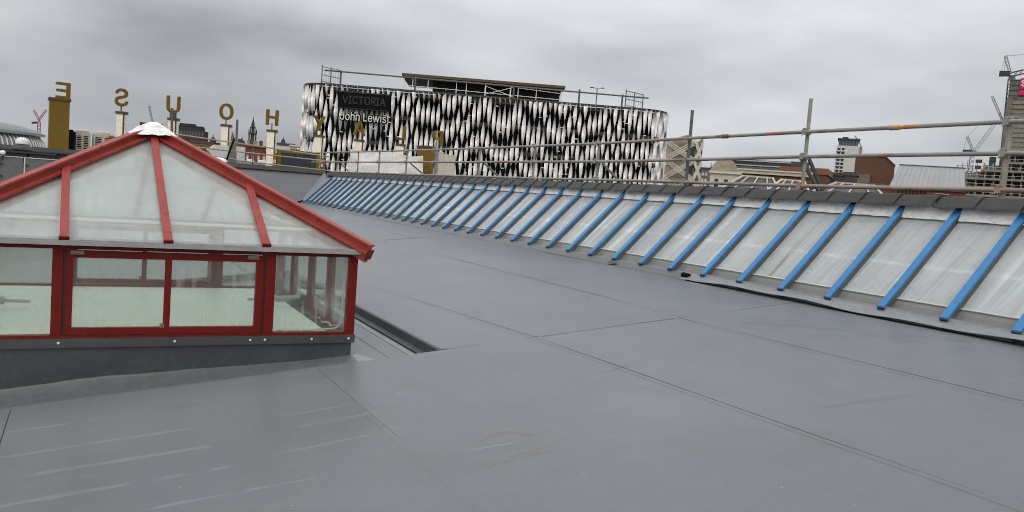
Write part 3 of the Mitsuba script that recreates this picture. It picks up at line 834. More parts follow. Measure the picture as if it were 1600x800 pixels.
scene[k + '__panel'] = mikit.ply(P(box(-.78, .95, 0, .1, 1.3, 2.80)), 'm_darkpanel')
add(k + '__frame', P(join([box(-.95, 1.12, -.03, .12, 2.802, 2.97), box(-.95, -.782, -.03, .12, 1.3, 2.80), box(.952, 1.12, -.03, .12, 1.3, 2.80)])), 'm_gold')
tag(k, 'dark board in a gold frame between the letters H and Y', 'sign board')
k = name_of('sign_board')
P = loc(4.35, 37.9, math.radians(-8))
scene[k + '__panel'] = mikit.ply(P(box(-.8, .9, 0, .1, 1.3, 2.60)), 'm_darkpanel')
add(k + '__frame', P(box(-1.2, 1.15, -.03, .12, 2.602, 2.80)), 'm_gold')
tag(k, 'dark board with a gold top edge between the letters U and O', 'sign board')
k = name_of('sign_board')
P = loc(2.1, 37.4, math.radians(-8))
scene[k + '__panel'] = mikit.ply(P(box(-1.35, .95, 0, .1, 1.3, 2.62)), 'm_gold_dark')
add(k + '__frame', P(box(-1.45, 1.05, -.03, .12, 2.622, 2.80)), 'm_gold')
tag(k, 'brown gold parapet board between the letters S and U', 'sign board')
k = name_of('pale_gable')
P = loc(5.0, 35.6, -.1)
m = trimesh.creation.extrude_polygon(Polygon([(-.75, 2.55), (-.45, 2.78), (.75, 2.80), (.75, 2.2), (-.45, 2.2)]), .3, engine='earcut')
v = np.array(m.vertices)
m.vertices = np.stack([v[:, 0], v[:, 2], v[:, 1]], 1)
scene[k] = mikit.ply(P(m), 'm_palegrey')
tag(k, 'small pale pointed roof box behind the far scaffold rails', 'roof box')
# white tarpaulin tied to the scaffold
nn, mm = 60, 24
u, v = np.meshgrid(np.linspace(0, 1, nn), np.linspace(0, 1, mm))
tx, tz = 9.75 + 3.3 * u + .25 * (1 - v) * (u - .2), 1.2 + 1.86 * v - .05 * np.sin(u * 9.4) * v
ty = 34.0 + .1 * u + .20 * (meshkit.fbm(np.stack([u * 4, v * 3, 0 * u], -1), 4, 6) - .5) + .07 * np.abs(np.sin(u * 9.4))
idx = np.arange(nn * mm).reshape(mm, nn)
k = add('tarpaulin', (np.stack([tx, ty, tz], -1).reshape(-1, 3), np.stack([idx[:-1, :-1], idx[:-1, 1:], idx[1:, 1:], idx[1:, :-1]], -1).reshape(-1, 4)), 'm_white', smooth=25)
tag(k, 'white crumpled tarpaulin sheet tied behind the scaffold rails', 'tarpaulin')

# ---------------------------------------------------------------- clutter at the far left
for i, (x, w) in enumerate(((-.26, .52), (.49, .74))):
    k = name_of('air_conditioner')
    P = loc(x, 37.3, -.12)
    scene[k + '__casing'] = mikit.ply(P(join([box(-w / 2, w / 2, 0, .6, 1.3, 2.86)])), 'm_beige')
    add(k + '__fan_cowl', P(lathe([(0, 2.862), (.24, 2.862), (.25, 2.93), (.19, 2.97), (0, 2.97)], 0, .3, 20)), 'm_beige', smooth=35)
    for j, cx in enumerate((-w * .28, w * .18)):
        ww = w * .30
        g_ = add(k + '__grille', P(box(cx - ww / 2, cx + ww / 2, -.012, -.002, 2.2, 2.72)), 'm_black')
        for q in range(7):
            add(g_ + '__slat', P(box(cx - ww / 2, cx + ww / 2, -.03, -.013, 2.24 + q * .07, 2.262 + q * .07)), 'm_beige')
    tag(k, ('left' if i == 0 else 'right') + ' of two cream air conditioning units with dark grilles beyond the lantern', 'air conditioner', 'roof air conditioners')
k = add('dark_cabinet', join([box(-.86, -.56, 37.1, 37.6, 1.3, 2.86), box(-.80, -.62, 37.2, 37.5, 2.86, 2.92)]), 'm_black')
tag(k, 'black cabinet beside the broad gold column', 'cabinet')
# cowl vent
k = name_of('roof_cowl')
scene[k + '__dome'] = mikit.ply(lathe([(0, 2.30), (.08, 2.29), (.15, 2.25), (.19, 2.17), (.18, 2.09), (0, 2.09)], -1.9, 30.0, 24), 'm_white', smooth=35)
add(k + '__skirt', lathe([(.15, 2.092), (.26, 2.02), (.32, 1.95), (0, 1.95)], -1.9, 30.0, 24), 'm_slate', smooth=35)
for a in np.linspace(0, 2 * math.pi, 12, endpoint=False):
    add(k + '__rib', tube([(-1.9 + .08 * math.cos(a), 30 + .08 * math.sin(a), 2.292), (-1.9 + .152 * math.cos(a), 30 + .152 * math.sin(a), 2.252), (-1.9 + .194 * math.cos(a), 30 + .194 * math.sin(a), 2.17)], .008, 5), 'm_palegrey')
tag(k, 'white ribbed dome cowl on the grey parapet at left', 'vent cowl')
k = name_of('parapet')
scene[k + '__wall'] = mikit.ply(join([box(-6, 1.6, 30.1, 30.4, -.9, 1.86)]), 'm_slopegrey')
m = extr_y([(-6, 1.99), (-1.3, 1.90), (.3, 1.98), (1.7, 1.99), (1.7, 1.88), (-6, 1.865)], 29.9, 30.6)
add(k + '__coping', m, 'm_slate')
for x0, x1 in ((-2.7, -1.75), (-1.68, -.98), (-.62, .2)):
    add(k + '__hatch', join([box(x0, x1, 29.7, 30.08, 1.60, 1.80), box(x0 - .03, x1 + .03, 29.6, 30.09, 1.80, 1.86)]), 'm_dark')
tag(k, 'grey parapet with dark coping and hatches behind the lantern at left', 'parapet')
for i, (x0, x1, z1) in enumerate(((-4.4, -2.20, 1.72), (-2.17, -1.62, 1.66), (-1.58, .35, 1.66))):
    k = name_of('metal_panel')
    scene[k + '__sheet'] = mikit.ply(box(x0, x1, 26.0, 26.08, -.7, z1), 'm_slopegrey')
    add(k + '__edge', join([box(x0 - .012, x0 + .02, 25.97, 25.998, -.7, z1), box(x0, x1, 25.97, 26.09, z1 + .001, z1 + .02)]), 'm_palegrey')
    for q in range(4):
        add(k + '__bolt', box(x0 + .035, x0 + .085, 25.94, 25.998, .45 + q * .33, .50 + q * .33), 'm_dark')
    tag(k, ('left', 'narrow middle', 'right')[i] + ' grey metal screen panel behind the lantern at left', 'screen panel', 'grey screen panels')
k = name_of('floodlight')
scene[k + '__lamp_head'] = mikit.ply(trimesh.creation.icosphere(2, .07).apply_scale((1, .8, .9)).apply_translation((-2.08, 25.85, 1.76)), 'm_white', smooth=True)
add(k + '__arm', tube([(-2.08, 25.9, 1.72), (-2.1, 26.02, 1.55)], .02, 8), 'm_dark')
tag(k, 'small white lamp on the grey screen panel at the left edge', 'lamp')

# ---------------------------------------------------------------- the striped car park building
V = name_of('car_park_building')
tag(V, 'large building wrapped in twisted white fins over black', 'building')
fr = Frame(25.17, 102.5)
ZTOP, ZBOT, HW, CR = 13.62, -14.0, 19.35, 4.0
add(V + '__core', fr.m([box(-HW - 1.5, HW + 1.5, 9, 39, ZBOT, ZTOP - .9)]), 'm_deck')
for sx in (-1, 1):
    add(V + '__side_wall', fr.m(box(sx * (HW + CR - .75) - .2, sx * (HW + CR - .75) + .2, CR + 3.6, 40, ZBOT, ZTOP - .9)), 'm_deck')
dk = Polygon([(-HW, CR), (HW, CR), (HW, CR + .1), (-HW, CR + .1)]).buffer(CR - .6, 16).union(sbox(-HW - CR + .6, CR, HW + CR - .6, 40))
for z in (ZTOP - .75, 9.9, 6.6, 3.3, 0.0, -3.3):
    m = trimesh.creation.extrude_polygon(dk, .42, engine='earcut')
    m.apply_translation((0, 0, z))
    add(V + '__parking_deck', fr.m(m), 'm_deck')
arc = math.pi / 2 * CR
side = 4.0
total = 2 * (arc + side) + 2 * HW
nf = 94
zs = np.arange(-3.0, ZTOP - .05, .22)


def plan(s):
    """Point and outward direction at length s along the facade, from the left return."""
    if s < side:
        return np.array([-HW - CR, CR + side - s]), np.array([-1.0, 0])
    s -= side
    if s < arc:
        a = math.pi + s / CR
        return np.array([-HW + CR * math.cos(a), CR + CR * math.sin(a)]), np.array([math.cos(a), math.sin(a)])
    s -= arc
    if s < 2 * HW:
        return np.array([-HW + s, 0.0]), np.array([0, -1.0])
    s -= 2 * HW
    if s < arc:
        a = 1.5 * math.pi + s / CR
        return np.array([HW + CR * math.cos(a), CR + CR * math.sin(a)]), np.array([math.cos(a), math.sin(a)])
    s -= arc
    return np.array([HW + CR, CR + s]), np.array([1.0, 0])


for i in range(nf):
    s = total * (i + .5) / nf
    c, out = plan(s)
    tng = np.array([-out[1], out[0]])
    ph = 2.0 * math.sin(i * .37) + 1.3 * math.sin(i * 1.13 + 1) + rng.uniform(-.7, .7)
    th = math.pi * zs / 3.9 + ph + .35 * np.sin(zs * .45 + i * .21)
    wd = .232 + .018 * np.sin(i * 2.7)
    n2 = tng[None] * np.cos(th)[:, None] + out[None] * np.sin(th)[:, None]
    off = c[None] + out[None] * .02
    # three points across for a shallow fold
    a, b = off + n2 * wd, off - n2 * wd
    nr = -tng[None] * np.sin(th)[:, None] + out[None] * np.cos(th)[:, None]
    mid = off + nr * .006
    vs = np.concatenate([np.c_[a, zs], np.c_[mid, zs], np.c_[b, zs]])
    n = len(zs)
    q = np.arange(n - 1)
    ff = np.concatenate([np.stack([q + o, q + o + n, q + o + n + 1], -1) for o in (0, n)] + [np.stack([q + o, q + o + n + 1, q + o + 1], -1) for o in (0, n)])
    add(V + '__fin', fr.m(trimesh.Trimesh(vs, ff, process=False)), 'm_fin', smooth=True)
for z in (ZTOP - .12, 10.2, 6.9, 3.6):
    pts = [np.r_[plan(t)[0] - plan(t)[1] * .35, z] for t in np.linspace(.1, total - .1, 70)]
    bz = [beam(a, b, .1 if z < 13 else .9, .10 if z < 13 else .22) for a, b in zip(pts[:-1], pts[1:])]
    add(V + '__floor_edge', fr.m(bz), 'm_dark')
lf = []
for i in range(150):
    s = rng.uniform(side, total - side)
    c, out = plan(s)
    c = c + out * .42
    z = rng.uniform(2.2, ZTOP - .7)
    lf.append(box(c[0] - .15, c[0] + .15, c[1] - .05, c[1] + .05, z - .05, z + .05))
tag(add(V + '__light_fitting', fr.m(lf), 'm_white'), 'small white light fittings between the fins', kind='stuff')
# roof top rail
def rx(az): return math.tan(math.radians(az - 25.17)) * 103.0


rl = [tube([(-HW - 1.2, 1.4, 15.35), (HW + 1.0, 1.4, 15.10)], .10, 6)]
add(V + '__roof_rail', fr.m(rl), 'm_tube_dark')
for x in (-18.5, -9.2, 3.2, 11.5, 17.0):
    add(V + '__rail_post', fr.m([tube([(x, 1.4, ZTOP - .3), (x, 1.4, 15.5 if x in (-9.2, 11.5) else 15.3)], .12, 6)]), 'm_tube_dark')
for x0, x1 in ((-20.8, -18.5), (17.4, 19.6)):
    g_ = []
    for x in (x0, x0 + 1.1, x1):
        g_.append(beam((x, 1.2, ZTOP - .3), (x, 1.2, 15.9 - .4 * (x - x0) / 2.2), .12, .12, (0, 1, 0)))
    for z in (13.8, 14.6, 15.6):
        g_.append(beam((x0, 1.2, z + .15), (x1, 1.2, z - .15), .08, .08))
    for j in range(8):
        g_.append(beam((x0 + j * (x1 - x0) / 8, 1.2, 13.7), (x0 + j * (x1 - x0) / 8, 1.2, 15.5), .025, .025, (0, 1, 0)))
    add(V + '__mesh_gate', fr.m(g_), 'm_tube_dark')
# roof canopy
cz = 16.0
c_ = add(V + '__canopy', fr.m([box(-11.3, 10.0, 5.0, 15, cz - .05, cz + .28)]), 'm_gold_dark')
add(c_ + '__soffit', fr.m([box(-11.2, 9.9, 5.2, 14.9, cz - .22, cz - .052), box(-7.5, 9.7, 9.0, 14.8, ZTOP - .3, cz - .23)]), 'm_dark')
for x in (-11.0, -9.9, -7.9, -4.2, -2.9, -.4, 2.9, 3.9, 6.3, 9.6):
    add(c_ + '__post', fr.m([beam((x, 5.6, ZTOP - .3), (x, 5.6, cz - .23), .16 if x in (-.4, 9.6, 2.9) else .09, .16, (0, 1, 0))]), 'm_white')
br = [beam((a, 5.5, za), (b, 5.5, zb), .07, .07) for a, za, b, zb in ((-.3, 15.5, 3.2, 14.4), (-.3, 14.5, 3.2, 15.6), (-4.2, 14.7, 9.6, 14.5), (3.8, 15.6, 9.6, 15.3), (-11, 14.8, -4, 14.7))]
add(c_ + '__bracing', fr.m(br), 'm_white')
add(c_ + '__ceiling_lamp', fr.m([trimesh.creation.icosphere(1, .12).apply_translation((x, 8.9, 14.9)) for x in (-5.7, 4.0)]), 'm_white')
# signs on the facade
sx = rx(16.83)
s_ = add(V + '__name_board', fr.m([box(sx - 3.15, sx + 3.15, -1.0, -.55, 10.62, 12.72)]), 'm_black')
labels[s_] = {'label': 'black name board with VICTORIA in thin grey letters'}
m = meshkit.text_mesh('VICTORIA', .95, .06)
add(s_ + '__lettering', fr.m(face_text(m, sx - 2.62, -1.0, 11.25, 5.25 / (np.array(m.vertices)[:, 0].max()))), 'm_sign_grey')
add(s_ + '__frame', fr.m([box(sx - 3.1, sx + 3.1, -1.03, -1.002, 12.6, 12.68), box(sx - 3.1, sx + 3.1, -1.03, -1.002, 10.66, 10.72)]), 'm_dark')
m = meshkit.text_mesh('John Lewis', 1.0, .25, bold=True)
mw = np.array(m.vertices)[:, 0].max()
s_ = add(V + '__store_name', fr.m([face_text(m, sx - 2.85 + dx, -.62 - .002 * q, 9.25 + dz, 5.7 / mw) for q, (dx, dz) in enumerate(((-.09, -.07), (.09, -.07), (-.09, .07), (.09, .07)))]), 'm_black')
m = meshkit.text_mesh('John Lewis', 1.0, .06)
add(s_ + '__lettering', fr.m(face_text(m, sx - 2.83, -.885, 9.25, 5.66 / np.array(m.vertices)[:, 0].max())), 'm_white')
k = name_of('lamp_post')
fl_ = Frame(32.69, 112)
scene[k + '__mast'] = mikit.ply(fl_.m([tube([(0, 0, 13.0), (0, 0, 16.75)], .07, 8)]), 'm_tube_dark')
for d_ in (-1, 1):
    add(k + '__arm', fl_.m([beam((0, 0, 16.72), (d_ * .55, 0, 16.85), .06, .06)]), 'm_tube_dark')
    add(k + '__lamp_head', fl_.m([box(min(d_ * .5, d_ * .95), max(d_ * .5, d_ * .95), -.12, .12, 16.80, 16.90)]), 'm_dark')
tag(k, 'twin armed lamp post on the roof of the striped building', 'lamp post')

# ---------------------------------------------------------------- diamond clad building
k = name_of('diamond_clad_building')
fd = Frame(39.45, 140, 0)
tag(k, 'pale building with diamond lattice cladding right of the striped building', 'building')
xl, xm, xr = -4.2, .45, 1.75


def dia(x0, x1, y0, y1, zc_, hh):
    def P(u, v, o=0):
        nrm_ = unit(np.array([(y1 - y0), -(x1 - x0)]))
        return (x0 + (x1 - x0) * u + nrm_[0] * o, y0 + (y1 - y0) * u + nrm_[1] * o, zc_ + v * hh)
    ribs, tri = [], []
    for off in (-.13, 0, .13):
        for sgn in (-1, 1):
            ribs.append(beam(P(0, -sgn * 1 + off * 1.9, .2), P(1, sgn * 1 + off * 1.9, .2), .15, .2))
    for tri_uv in (((.06, -1), (.94, -1), (.5, -.12)), ((.06, 1), (.94, 1), (.5, .12))):
        a, b, c = [P(u, v, .02) for u, v in tri_uv]
        t_ = tuple(np.mean([P(u, v, .12) for u, v in tri_uv], axis=0))
        tri.append((np.array([a, b, c, t_]), np.array([[0, 1, 3], [1, 2, 3], [2, 0, 3]])))
    dark = []
    for tri_uv in (((1.0, -.85), (1.0, .85), (.56, 0)),):
        dark.append((np.array([P(u, v, .03) for u, v in tri_uv]), np.array([[0, 1, 2]])))
    return ribs, tri, dark


add(k + '__wall', fd.m([box(xl, xm, 0.01, 20, -14, 12.6), box(xm, xr, .6, 19, -14, 12.4)]), 'm_stone')
for j in range(6):
    zc_ = 11.0 - j * 3.1
    for x0, x1, y0, y1 in ((xl, xm, 0, 0), (xm + .05, xr, 0.05, .6)):
        ribs, tri, dark = dia(x0, x1, y0, y1, zc_, 1.5)
        add(k + '__lattice_rib', fd.m(ribs), 'm_stone_pale')
        add(k + '__facet', fd.m(tri), 'm_stone_brown')
        add(k + '__window', fd.m(dark), 'm_glassdark')
m = [(np.array([(xl, 0, 12.6), (-1.3, 0, 13.6), (xm, 0, 12.6), (-1.3, 10, 13.4)]), np.array([[0, 2, 1], [0, 1, 3], [1, 2, 3]])),
     (np.array([(xm, .1, 12.4), (1.7, .3, 13.3), (xr, .6, 12.4), (1.7, 10, 13.2)]), np.array([[0, 2, 1], [0, 1, 3], [1, 2, 3]]))]
add(k + '__parapet', fd.m(m), 'm_stone')

# ---------------------------------------------------------------- right hand skyline
k = name_of('domed_tower')
fc = Frame(40.85, 260)
scene[k + '__drum'] = mikit.ply(fc.m([box(-2.2, 2.2, -2.2, 2.2, -14, 7.4), trimesh.creation.cylinder(1.35, height=3.4, sections=16).apply_translation((0, 0, 9.0))]), 'm_stone_dark')
add(k + '__dome', fc.m(lathe([(1.5, 10.7), (1.4, 11.6), (1.1, 12.6), (.6, 13.5), (.28, 13.9), (.28, 14.7), (.1, 15.0), (.05, 16.1), (0, 16.1)], 0, 0, 18)), 'm_copper', smooth=35)
add(k + '__clock', fc.m(trimesh.creation.cylinder(.5, height=.2, sections=18).apply_transform(trimesh.transformations.rotation_matrix(math.pi / 2, (1, 0, 0))).apply_translation((0, -2.3, 6.8))), 'm_white')
tag(k, 'distant dark domed clock tower right of the diamond building', 'tower')
k = block('grey_office', Frame(40.35, 170), -1.2, 1.2, 0, 8, -14, 9.6, 'm_concrete_dark', 'm_slate', [(-.9 + .65 * i, 2.6 + j * 1.15, -.45 + .65 * i, 3.3 + j * 1.15) for i in range(3) for j in range(6)], 'm_white')
tag(k, 'narrow grey office between the diamond building and the domed tower', 'building')

# pale classical building
k = name_of('classical_building')
fv_ = Frame(44.7, 92, -4)
tag(k, 'pale stone classical market building with long brown cornice', 'building')
holes = [(-5.7 + i * 1.0, 4.0, -5.3 + i * 1.0, 5.0) for i in range(3)]
add(k + '__wall', fv_.m([wall_front(-6.2, -3.0, -14, 5.6, holes, .4, 0), box(-6.2, -3, .4, 12, -14, 5.6)]), 'm_stone_pale')
for h in holes:
    add(k + '__window', fv_.m(box(h[0], h[2], .25, .3, h[1], h[3])), 'm_glassdark')
add(k + '__cornice', fv_.m([box(-6.4, -2.9, -.25, .3, 5.602, 5.85), box(-5.6, 4.6, 2.0, 3.0, 5.9, 6.25), box(-5.7, 4.7, 1.8, 3.0, 6.252, 6.4)]), 'm_stone_pale')
m = trimesh.creation.extrude_polygon(Polygon([(-6.2, 5.86), (-6.0, 6.5), (-5.4, 7.2), (-4.6, 7.4), (-3.8, 6.9), (-3.2, 5.86)]), .6, engine='earcut')
v = np.array(m.vertices)
m.vertices = np.stack([v[:, 0], v[:, 2] - .1, v[:, 1]], 1)
add(k + '__pediment', fv_.m(m), 'm_stone')
add(k + '__attic', fv_.m([box(-5.4, 4.5, 2.3, 12, -14, 5.88)]), 'm_brick')
for j in range(9):
    x = -4.9 + j * 1.0
    add(k + '__panel_window', fv_.m(box(x, x + .6, 2.2, 2.29, 5.0, 5.5)), 'm_stone')
k = name_of('curved_glass_roof')
fs = Frame(43.9, 110)
scene[k + '__roof'] = mikit.ply(fs.m([box(-4.9, 3.9, 0, 8, 6.0, 8.4)]), 'm_slate')
add(k + '__glazing', fs.m([box(-5.0, 4.0, -.2, -.003, 7.0, 7.5)]), 'm_glassgrey')
for z in (6.85, 7.62, 8.2):
    add(k + '__trim', fs.m([box(-5.0, 4.0, -.35, -.201, z, z + .10)]), 'm_palegrey')
add(k + '__end_block', fs.m([box(3.92, 6.2, .3, 8, 6, 8.5), box(4.6, 5.6, .1, .29, 6.2, 7.0)]), 'm_slate')
tag(k, 'dark slate attic roof with glazed bands behind the classical building', 'roof')
k = block('terracotta_building', Frame(46.85, 104, 6), -2.7, 2.5, 0, 8, -14, 6.7, 'm_brick', 'm_terracotta', [(-2.3 + .7 * i, 5.2, -2.0 + .7 * i, 5.8) for i in range(6)], roof_t=.75)
tag(k, 'low brown building with a terracotta parapet behind the near scaffold upright', 'building')
k = block('dark_low_building', Frame(48.3, 112, 0), -1.6, 2.2, 0, 8, -14, 7.1, 'm_slate', 'm_slate', [(-1.2 + .8 * i, 5.6, -.8 + .8 * i, 6.4) for i in range(4)])
tag(k, 'dark low building between the terracotta roof and the brick gable', 'building')
k = block('white_rooftop_box', Frame(47.0, 140, 0), -.3, 1.7, 0, 4, -14, 8.6, 'm_white', 'm_palegrey', [(.2, 7.6, .5, 8.1), (1.0, 7.6, 1.3, 8.1)], roof_t=.2)
tag(k, 'small white rooftop box above the terracotta building', 'building')

# market hall roofs with white frames


def market(label, pts_ridge, front, back, z_e):
    k_ = name_of('market_roof')
    a, b = np.array(pts_ridge[0]), np.array(pts_ridge[1])
    e0, e1 = np.array([*front[0], z_e]), np.array([*front[1], z_e])
    g0, g1 = np.array([*back[0], z_e]), np.array([*back[1], z_e])
    vs = np.array([a, b, e0, e1, g0, g1])
    scene[k_ + '__slope'] = mikit.ply((vs, np.array([[2, 3, 1], [2, 1, 0], [4, 0, 1], [4, 1, 5], [2, 0, 4], [3, 5, 1]])), 'm_slate')
    up = np.array([0, 0, .12])
    add(k_ + '__ridge_rail', beam(a + up, b + up, .16, .14), 'm_railing')
    for p_, q_ in ((a, e0), (b, e1), (a, g0), (b, g1)):
        add(k_ + '__hip_rail', beam(p_ + up, q_ + up, .15, .13), 'm_railing')
    for t in np.linspace(0.2, .8, 3):
        p_, q_ = a + (b - a) * t, e0 + (e1 - e0) * t
        add(k_ + '__rafter', beam(p_ + up, q_ + up, .09, .1), 'm_railing')
    add(k_ + '__eaves_wall', (np.array([e0, e1, e1 - [0, 0, 16], e0 - [0, 0, 16], g0, g1, g1 - [0, 0, 16], g0 - [0, 0, 16]]), np.array([[0, 1, 2], [0, 2, 3], [0, 4, 7], [0, 7, 3], [1, 5, 6], [1, 6, 2]])), 'm_brick')
    tag(k_, label, 'roof', 'white framed market roofs')


def gpt(az, D):
    return (D * math.sin(math.radians(az)), D * math.cos(math.radians(az)))


market('leftmost white framed market roof behind the ridge tiles', [(*gpt(43.0, 74), 4.65), (*gpt(44.9, 75), 4.65)], (gpt(41.2, 68), gpt(45.6, 68)), (gpt(41.8, 80), gpt(45.4, 81)), 2.9)
market('second white framed market roof, left of the near scaffold upright', [(*gpt(45.5, 73), 4.5), (*gpt(46.9, 74), 4.5)], (gpt(44.0, 66), gpt(47.6, 67)), (gpt(44.6, 80), gpt(47.5, 80)), 2.7)
market('white framed market roof right of the near scaffold upright', [(*gpt(48.9, 75), 4.6), (*gpt(51.1, 76), 4.58)], (gpt(46.6, 67), gpt(52.2, 68)), (gpt(47.4, 81), gpt(52.0, 82)), 3.0)

# white tower block
fw = Frame(49.5, 330)
k = name_of('tower_block')
tag(k, 'slim white residential tower with dark glass penthouse', 'building')
holes = []
for j in range(9):
    z = 16.2 + j * 1.38
    holes.append((-4.4, z, -3.3, z + .9))
    holes.append((-2.9, z, -1.9, z + .9))
for j in range(4):
    holes.append((2.3, 17.3 + j * 1.5, 4.0, 17.6 + j * 1.5))
add(k + '__wall', fw.m([wall_front(-4.8, 4.2, -14, 29.0, holes, .5, 0), box(-4.8, 4.2, .5, 9, -14, 29.0)]), 'm_palegrey')
for h in holes:
    add(k + '__window', fw.m(box(h[0], h[2], .3, .4, h[1], h[3])), 'm_glassdark')
for j in range(9):
    add(k + '__balcony', fw.m([box(-4.9, -1.7, -.6, -.002, 15.75 + j * 1.38, 15.95 + j * 1.38)]), 'm_palegrey')
add(k + '__penthouse', fw.m([box(-4.2, 2.6, .3, 8, 29.003, 31.2)]), 'm_glassgrey')
for x in (-3.4, -2.2, -1.0, .2, 1.4):
    add(k + '__mullion', fw.m(box(x, x + .25, .1, .295, 29.1, 31.1)), 'm_dark')
add(k + '__roof', fw.m([box(-4.6, 3.2, -.4, 8.5, 31.203, 31.7), box(-3.0, -1.0, 1, 5, 31.7, 32.3)]), 'm_slate')

# brick gable building and pale shed roof
k = name_of('brick_gable_building')
fb = Frame(51.05, 112)
m = trimesh.creation.extrude_polygon(Polygon([(-2.3, -14), (2.3, -14), (2.3, 8.7), (1.3, 9.6), (-2.3, 9.7)]), 10, engine='earcut')
v = np.array(m.vertices)
m.vertices = np.stack([v[:, 0], v[:, 2], v[:, 1]], 1)
scene[k + '__wall'] = mikit.ply(fb.m(m), 'm_brick')
add(k + '__coping', fb.m([beam((1.3, 5, 9.66), (2.35, 5, 8.74), 10.3, .1, (0, 0, 1)), box(-2.35, 1.3, -.1, 10, 9.703, 9.82)]), 'm_brick_red')
add(k + '__annex', fb.m([box(-1.9, -.4, -1.2, -.01, 5.0, 7.4), box(-.4, 2.25, -.8, -.012, 4.6, 6.4)]), 'm_concrete_dark')
for x in (-1.3, .3, 1.5):
    add(k + '__lamp', fb.m(box(x, x + .14, -.95, -.80, 6.0, 6.14)), 'm_stone_pale')
tag(k, 'plain brown brick gable building right of the white tower', 'building')
k = block('grey_lean_building', Frame(49.6, 100, 0), -.5, .9, 0, 5, -14, 6.6, 'm_slate', 'm_slate', [(-.2, 5.0, .1, 5.6), (.4, 5.0, .7, 5.6)])
tag(k, 'small dark building left of the brick gable', 'building')
k = name_of('grey_roof_shed')
fh = Frame(54.0, 101, 4)
m = (np.array([(-3.6, 1, 5.85), (4.0, 1, 5.75), (3.55, 7, 8.5), (-3.3, 7, 8.6), (-3.6, 1, 5.7), (4.0, 1, 5.6), (3.55, 7, 8.35), (-3.3, 7, 8.45)]), np.array([[0, 1, 2], [0, 2, 3], [4, 6, 5], [4, 7, 6], [0, 3, 7], [0, 7, 4], [1, 6, 2], [1, 5, 6], [0, 4, 5], [0, 5, 1]]))
scene[k + '__roof'] = mikit.ply(fh.m(join([m])), 'm_greyroof')
for j in range(15):
    t = j / 14
    add(k + '__roof_seam', fh.m([beam((-3.55 + 7.5 * t, .98, 5.88 - .1 * t), (-3.28 + 6.8 * t, 7, 8.63 - .1 * t), .025, .03)]), 'm_greyroof')
add(k + '__ridge_cap', fh.m([beam((-3.4, 7, 8.66), (3.6, 7, 8.56), .3, .08)]), 'm_slate')
holes = [(-2.7 + j * .38, 4.95, -2.48 + j * .38, 5.45) for j in range(8)]
add(k + '__wall', fh.m([wall_front(-3.9, 4.1, -14, 5.6, holes, .3, 1.0)]), 'm_brick_red')
for h in holes:
    add(k + '__window', fh.m(box(h[0], h[2], 1.18, 1.24, h[1], h[3])), 'm_stone_dark')
add(k + '__gutter', fh.m([beam((-3.9, .85, 5.66), (4.1, .85, 5.58), .2, .14)]), 'm_brick_red')
for x0, x1, z in ((1.0, 2.4, 5.25), (1.6, 2.6, 4.95)):
    add(k + '__pipe', fh.m([beam((x0, .95, z), (x1, .95, z - .05), .06, .06), beam((x1, .95, z), (x1, .95, 4.2), .06, .06)]), 'm_stone_pale')
tag(k, 'brick shed with wide pale grey pitched roof', 'building')

# concrete frame under construction
k = name_of('concrete_frame_building')
ff_ = Frame(57.9, 163, 0)
tag(k, 'concrete frame of a building under construction with open floors', 'building')
for j in range(10):
    z = 1.5 + j * 1.45
    x0 = -6.3 if z < 11 else (-2.6 if z < 12.6 else .5)
    add(k + '__floor_slab', ff_.m(box(x0, 9, -.3, 12, z, z + .35)), 'm_concrete')
    for i in range(11):
        x = x0 + .3 + i * 1.35
        if x < 8.8:
            add(k + '__pillar', ff_.m(box(x, x + .22, .1, .35, z + .352, z + 1.448)), 'm_concrete')
    add(k + '__back_wall', ff_.m(box(x0 + .2, 8.8, 5, 5.3, z + .352, z + 1.448)), 'm_concrete_dark')
    rail = [beam((x0, -.28, z + .8), (9, -.28, z + .8), .05, .05)] + [beam((x0 + q * 1.1, -.28, z + .36), (x0 + q * 1.1, -.28, z + .85), .05, .05, (0, 1, 0)) for q in range(int((9 - x0) / 1.1) + 1)]
    add(k + '__edge_rail', ff_.m(rail), 'm_palegrey')
sc = [tube([(-6.2 + i * .75, .2 + (i % 2) * .9, 11), (-6.2 + i * .75, .2 + (i % 2) * .9, 12.6 + .5 * ((i * 7) % 3))], .05, 4) for i in range(5)] + [tube([(-6.3, .2, 11.5 + .5 * j), (-3, .2, 11.5 + .5 * j)], .04, 4) for j in range(3)]
add(k + '__scaffold_tube', ff_.m(sc), 'm_tube_dark')
k = name_of('white_panel_building')
fp = Frame(57.35, 215)
tag(k, 'white clad building with a teal window strip behind the concrete frame', 'building')
holes = [(-2.6, 12.5 + j * 1.4, -1.3, 13.3 + j * 1.4) for j in range(4)] + [(.05, 12.6, 1.4, 18.2)]
add(k + '__wall', fp.m([wall_front(-2.9, 5.2, -14, 18.6, holes, .4, 0), box(-2.9, 5.2, .4, 8, -14, 18.6)]), 'm_white')
for h in holes[:-1]:
    add(k + '__window', fp.m(box(h[0], h[2], .2, .3, h[1], h[3])), 'm_glassdark')
add(k + '__teal_window', fp.m(box(.05, 1.4, .2, .3, 12.6, 18.2)), 'm_teal')
for z in (13.6, 14.8, 16.0, 17.2):
    add(k + '__transom', fp.m(box(.05, 1.4, .05, .19, z, z + .14)), 'm_stone_dark')
for x in (.65,):
    add(k + '__transom', fp.m(box(x, x + .12, .05, .188, 12.6, 18.2)), 'm_stone_dark')
add(k + '__roof', fp.m(box(-3, 5.3, -.1, 8, 18.603, 18.9)), 'm_palegrey')
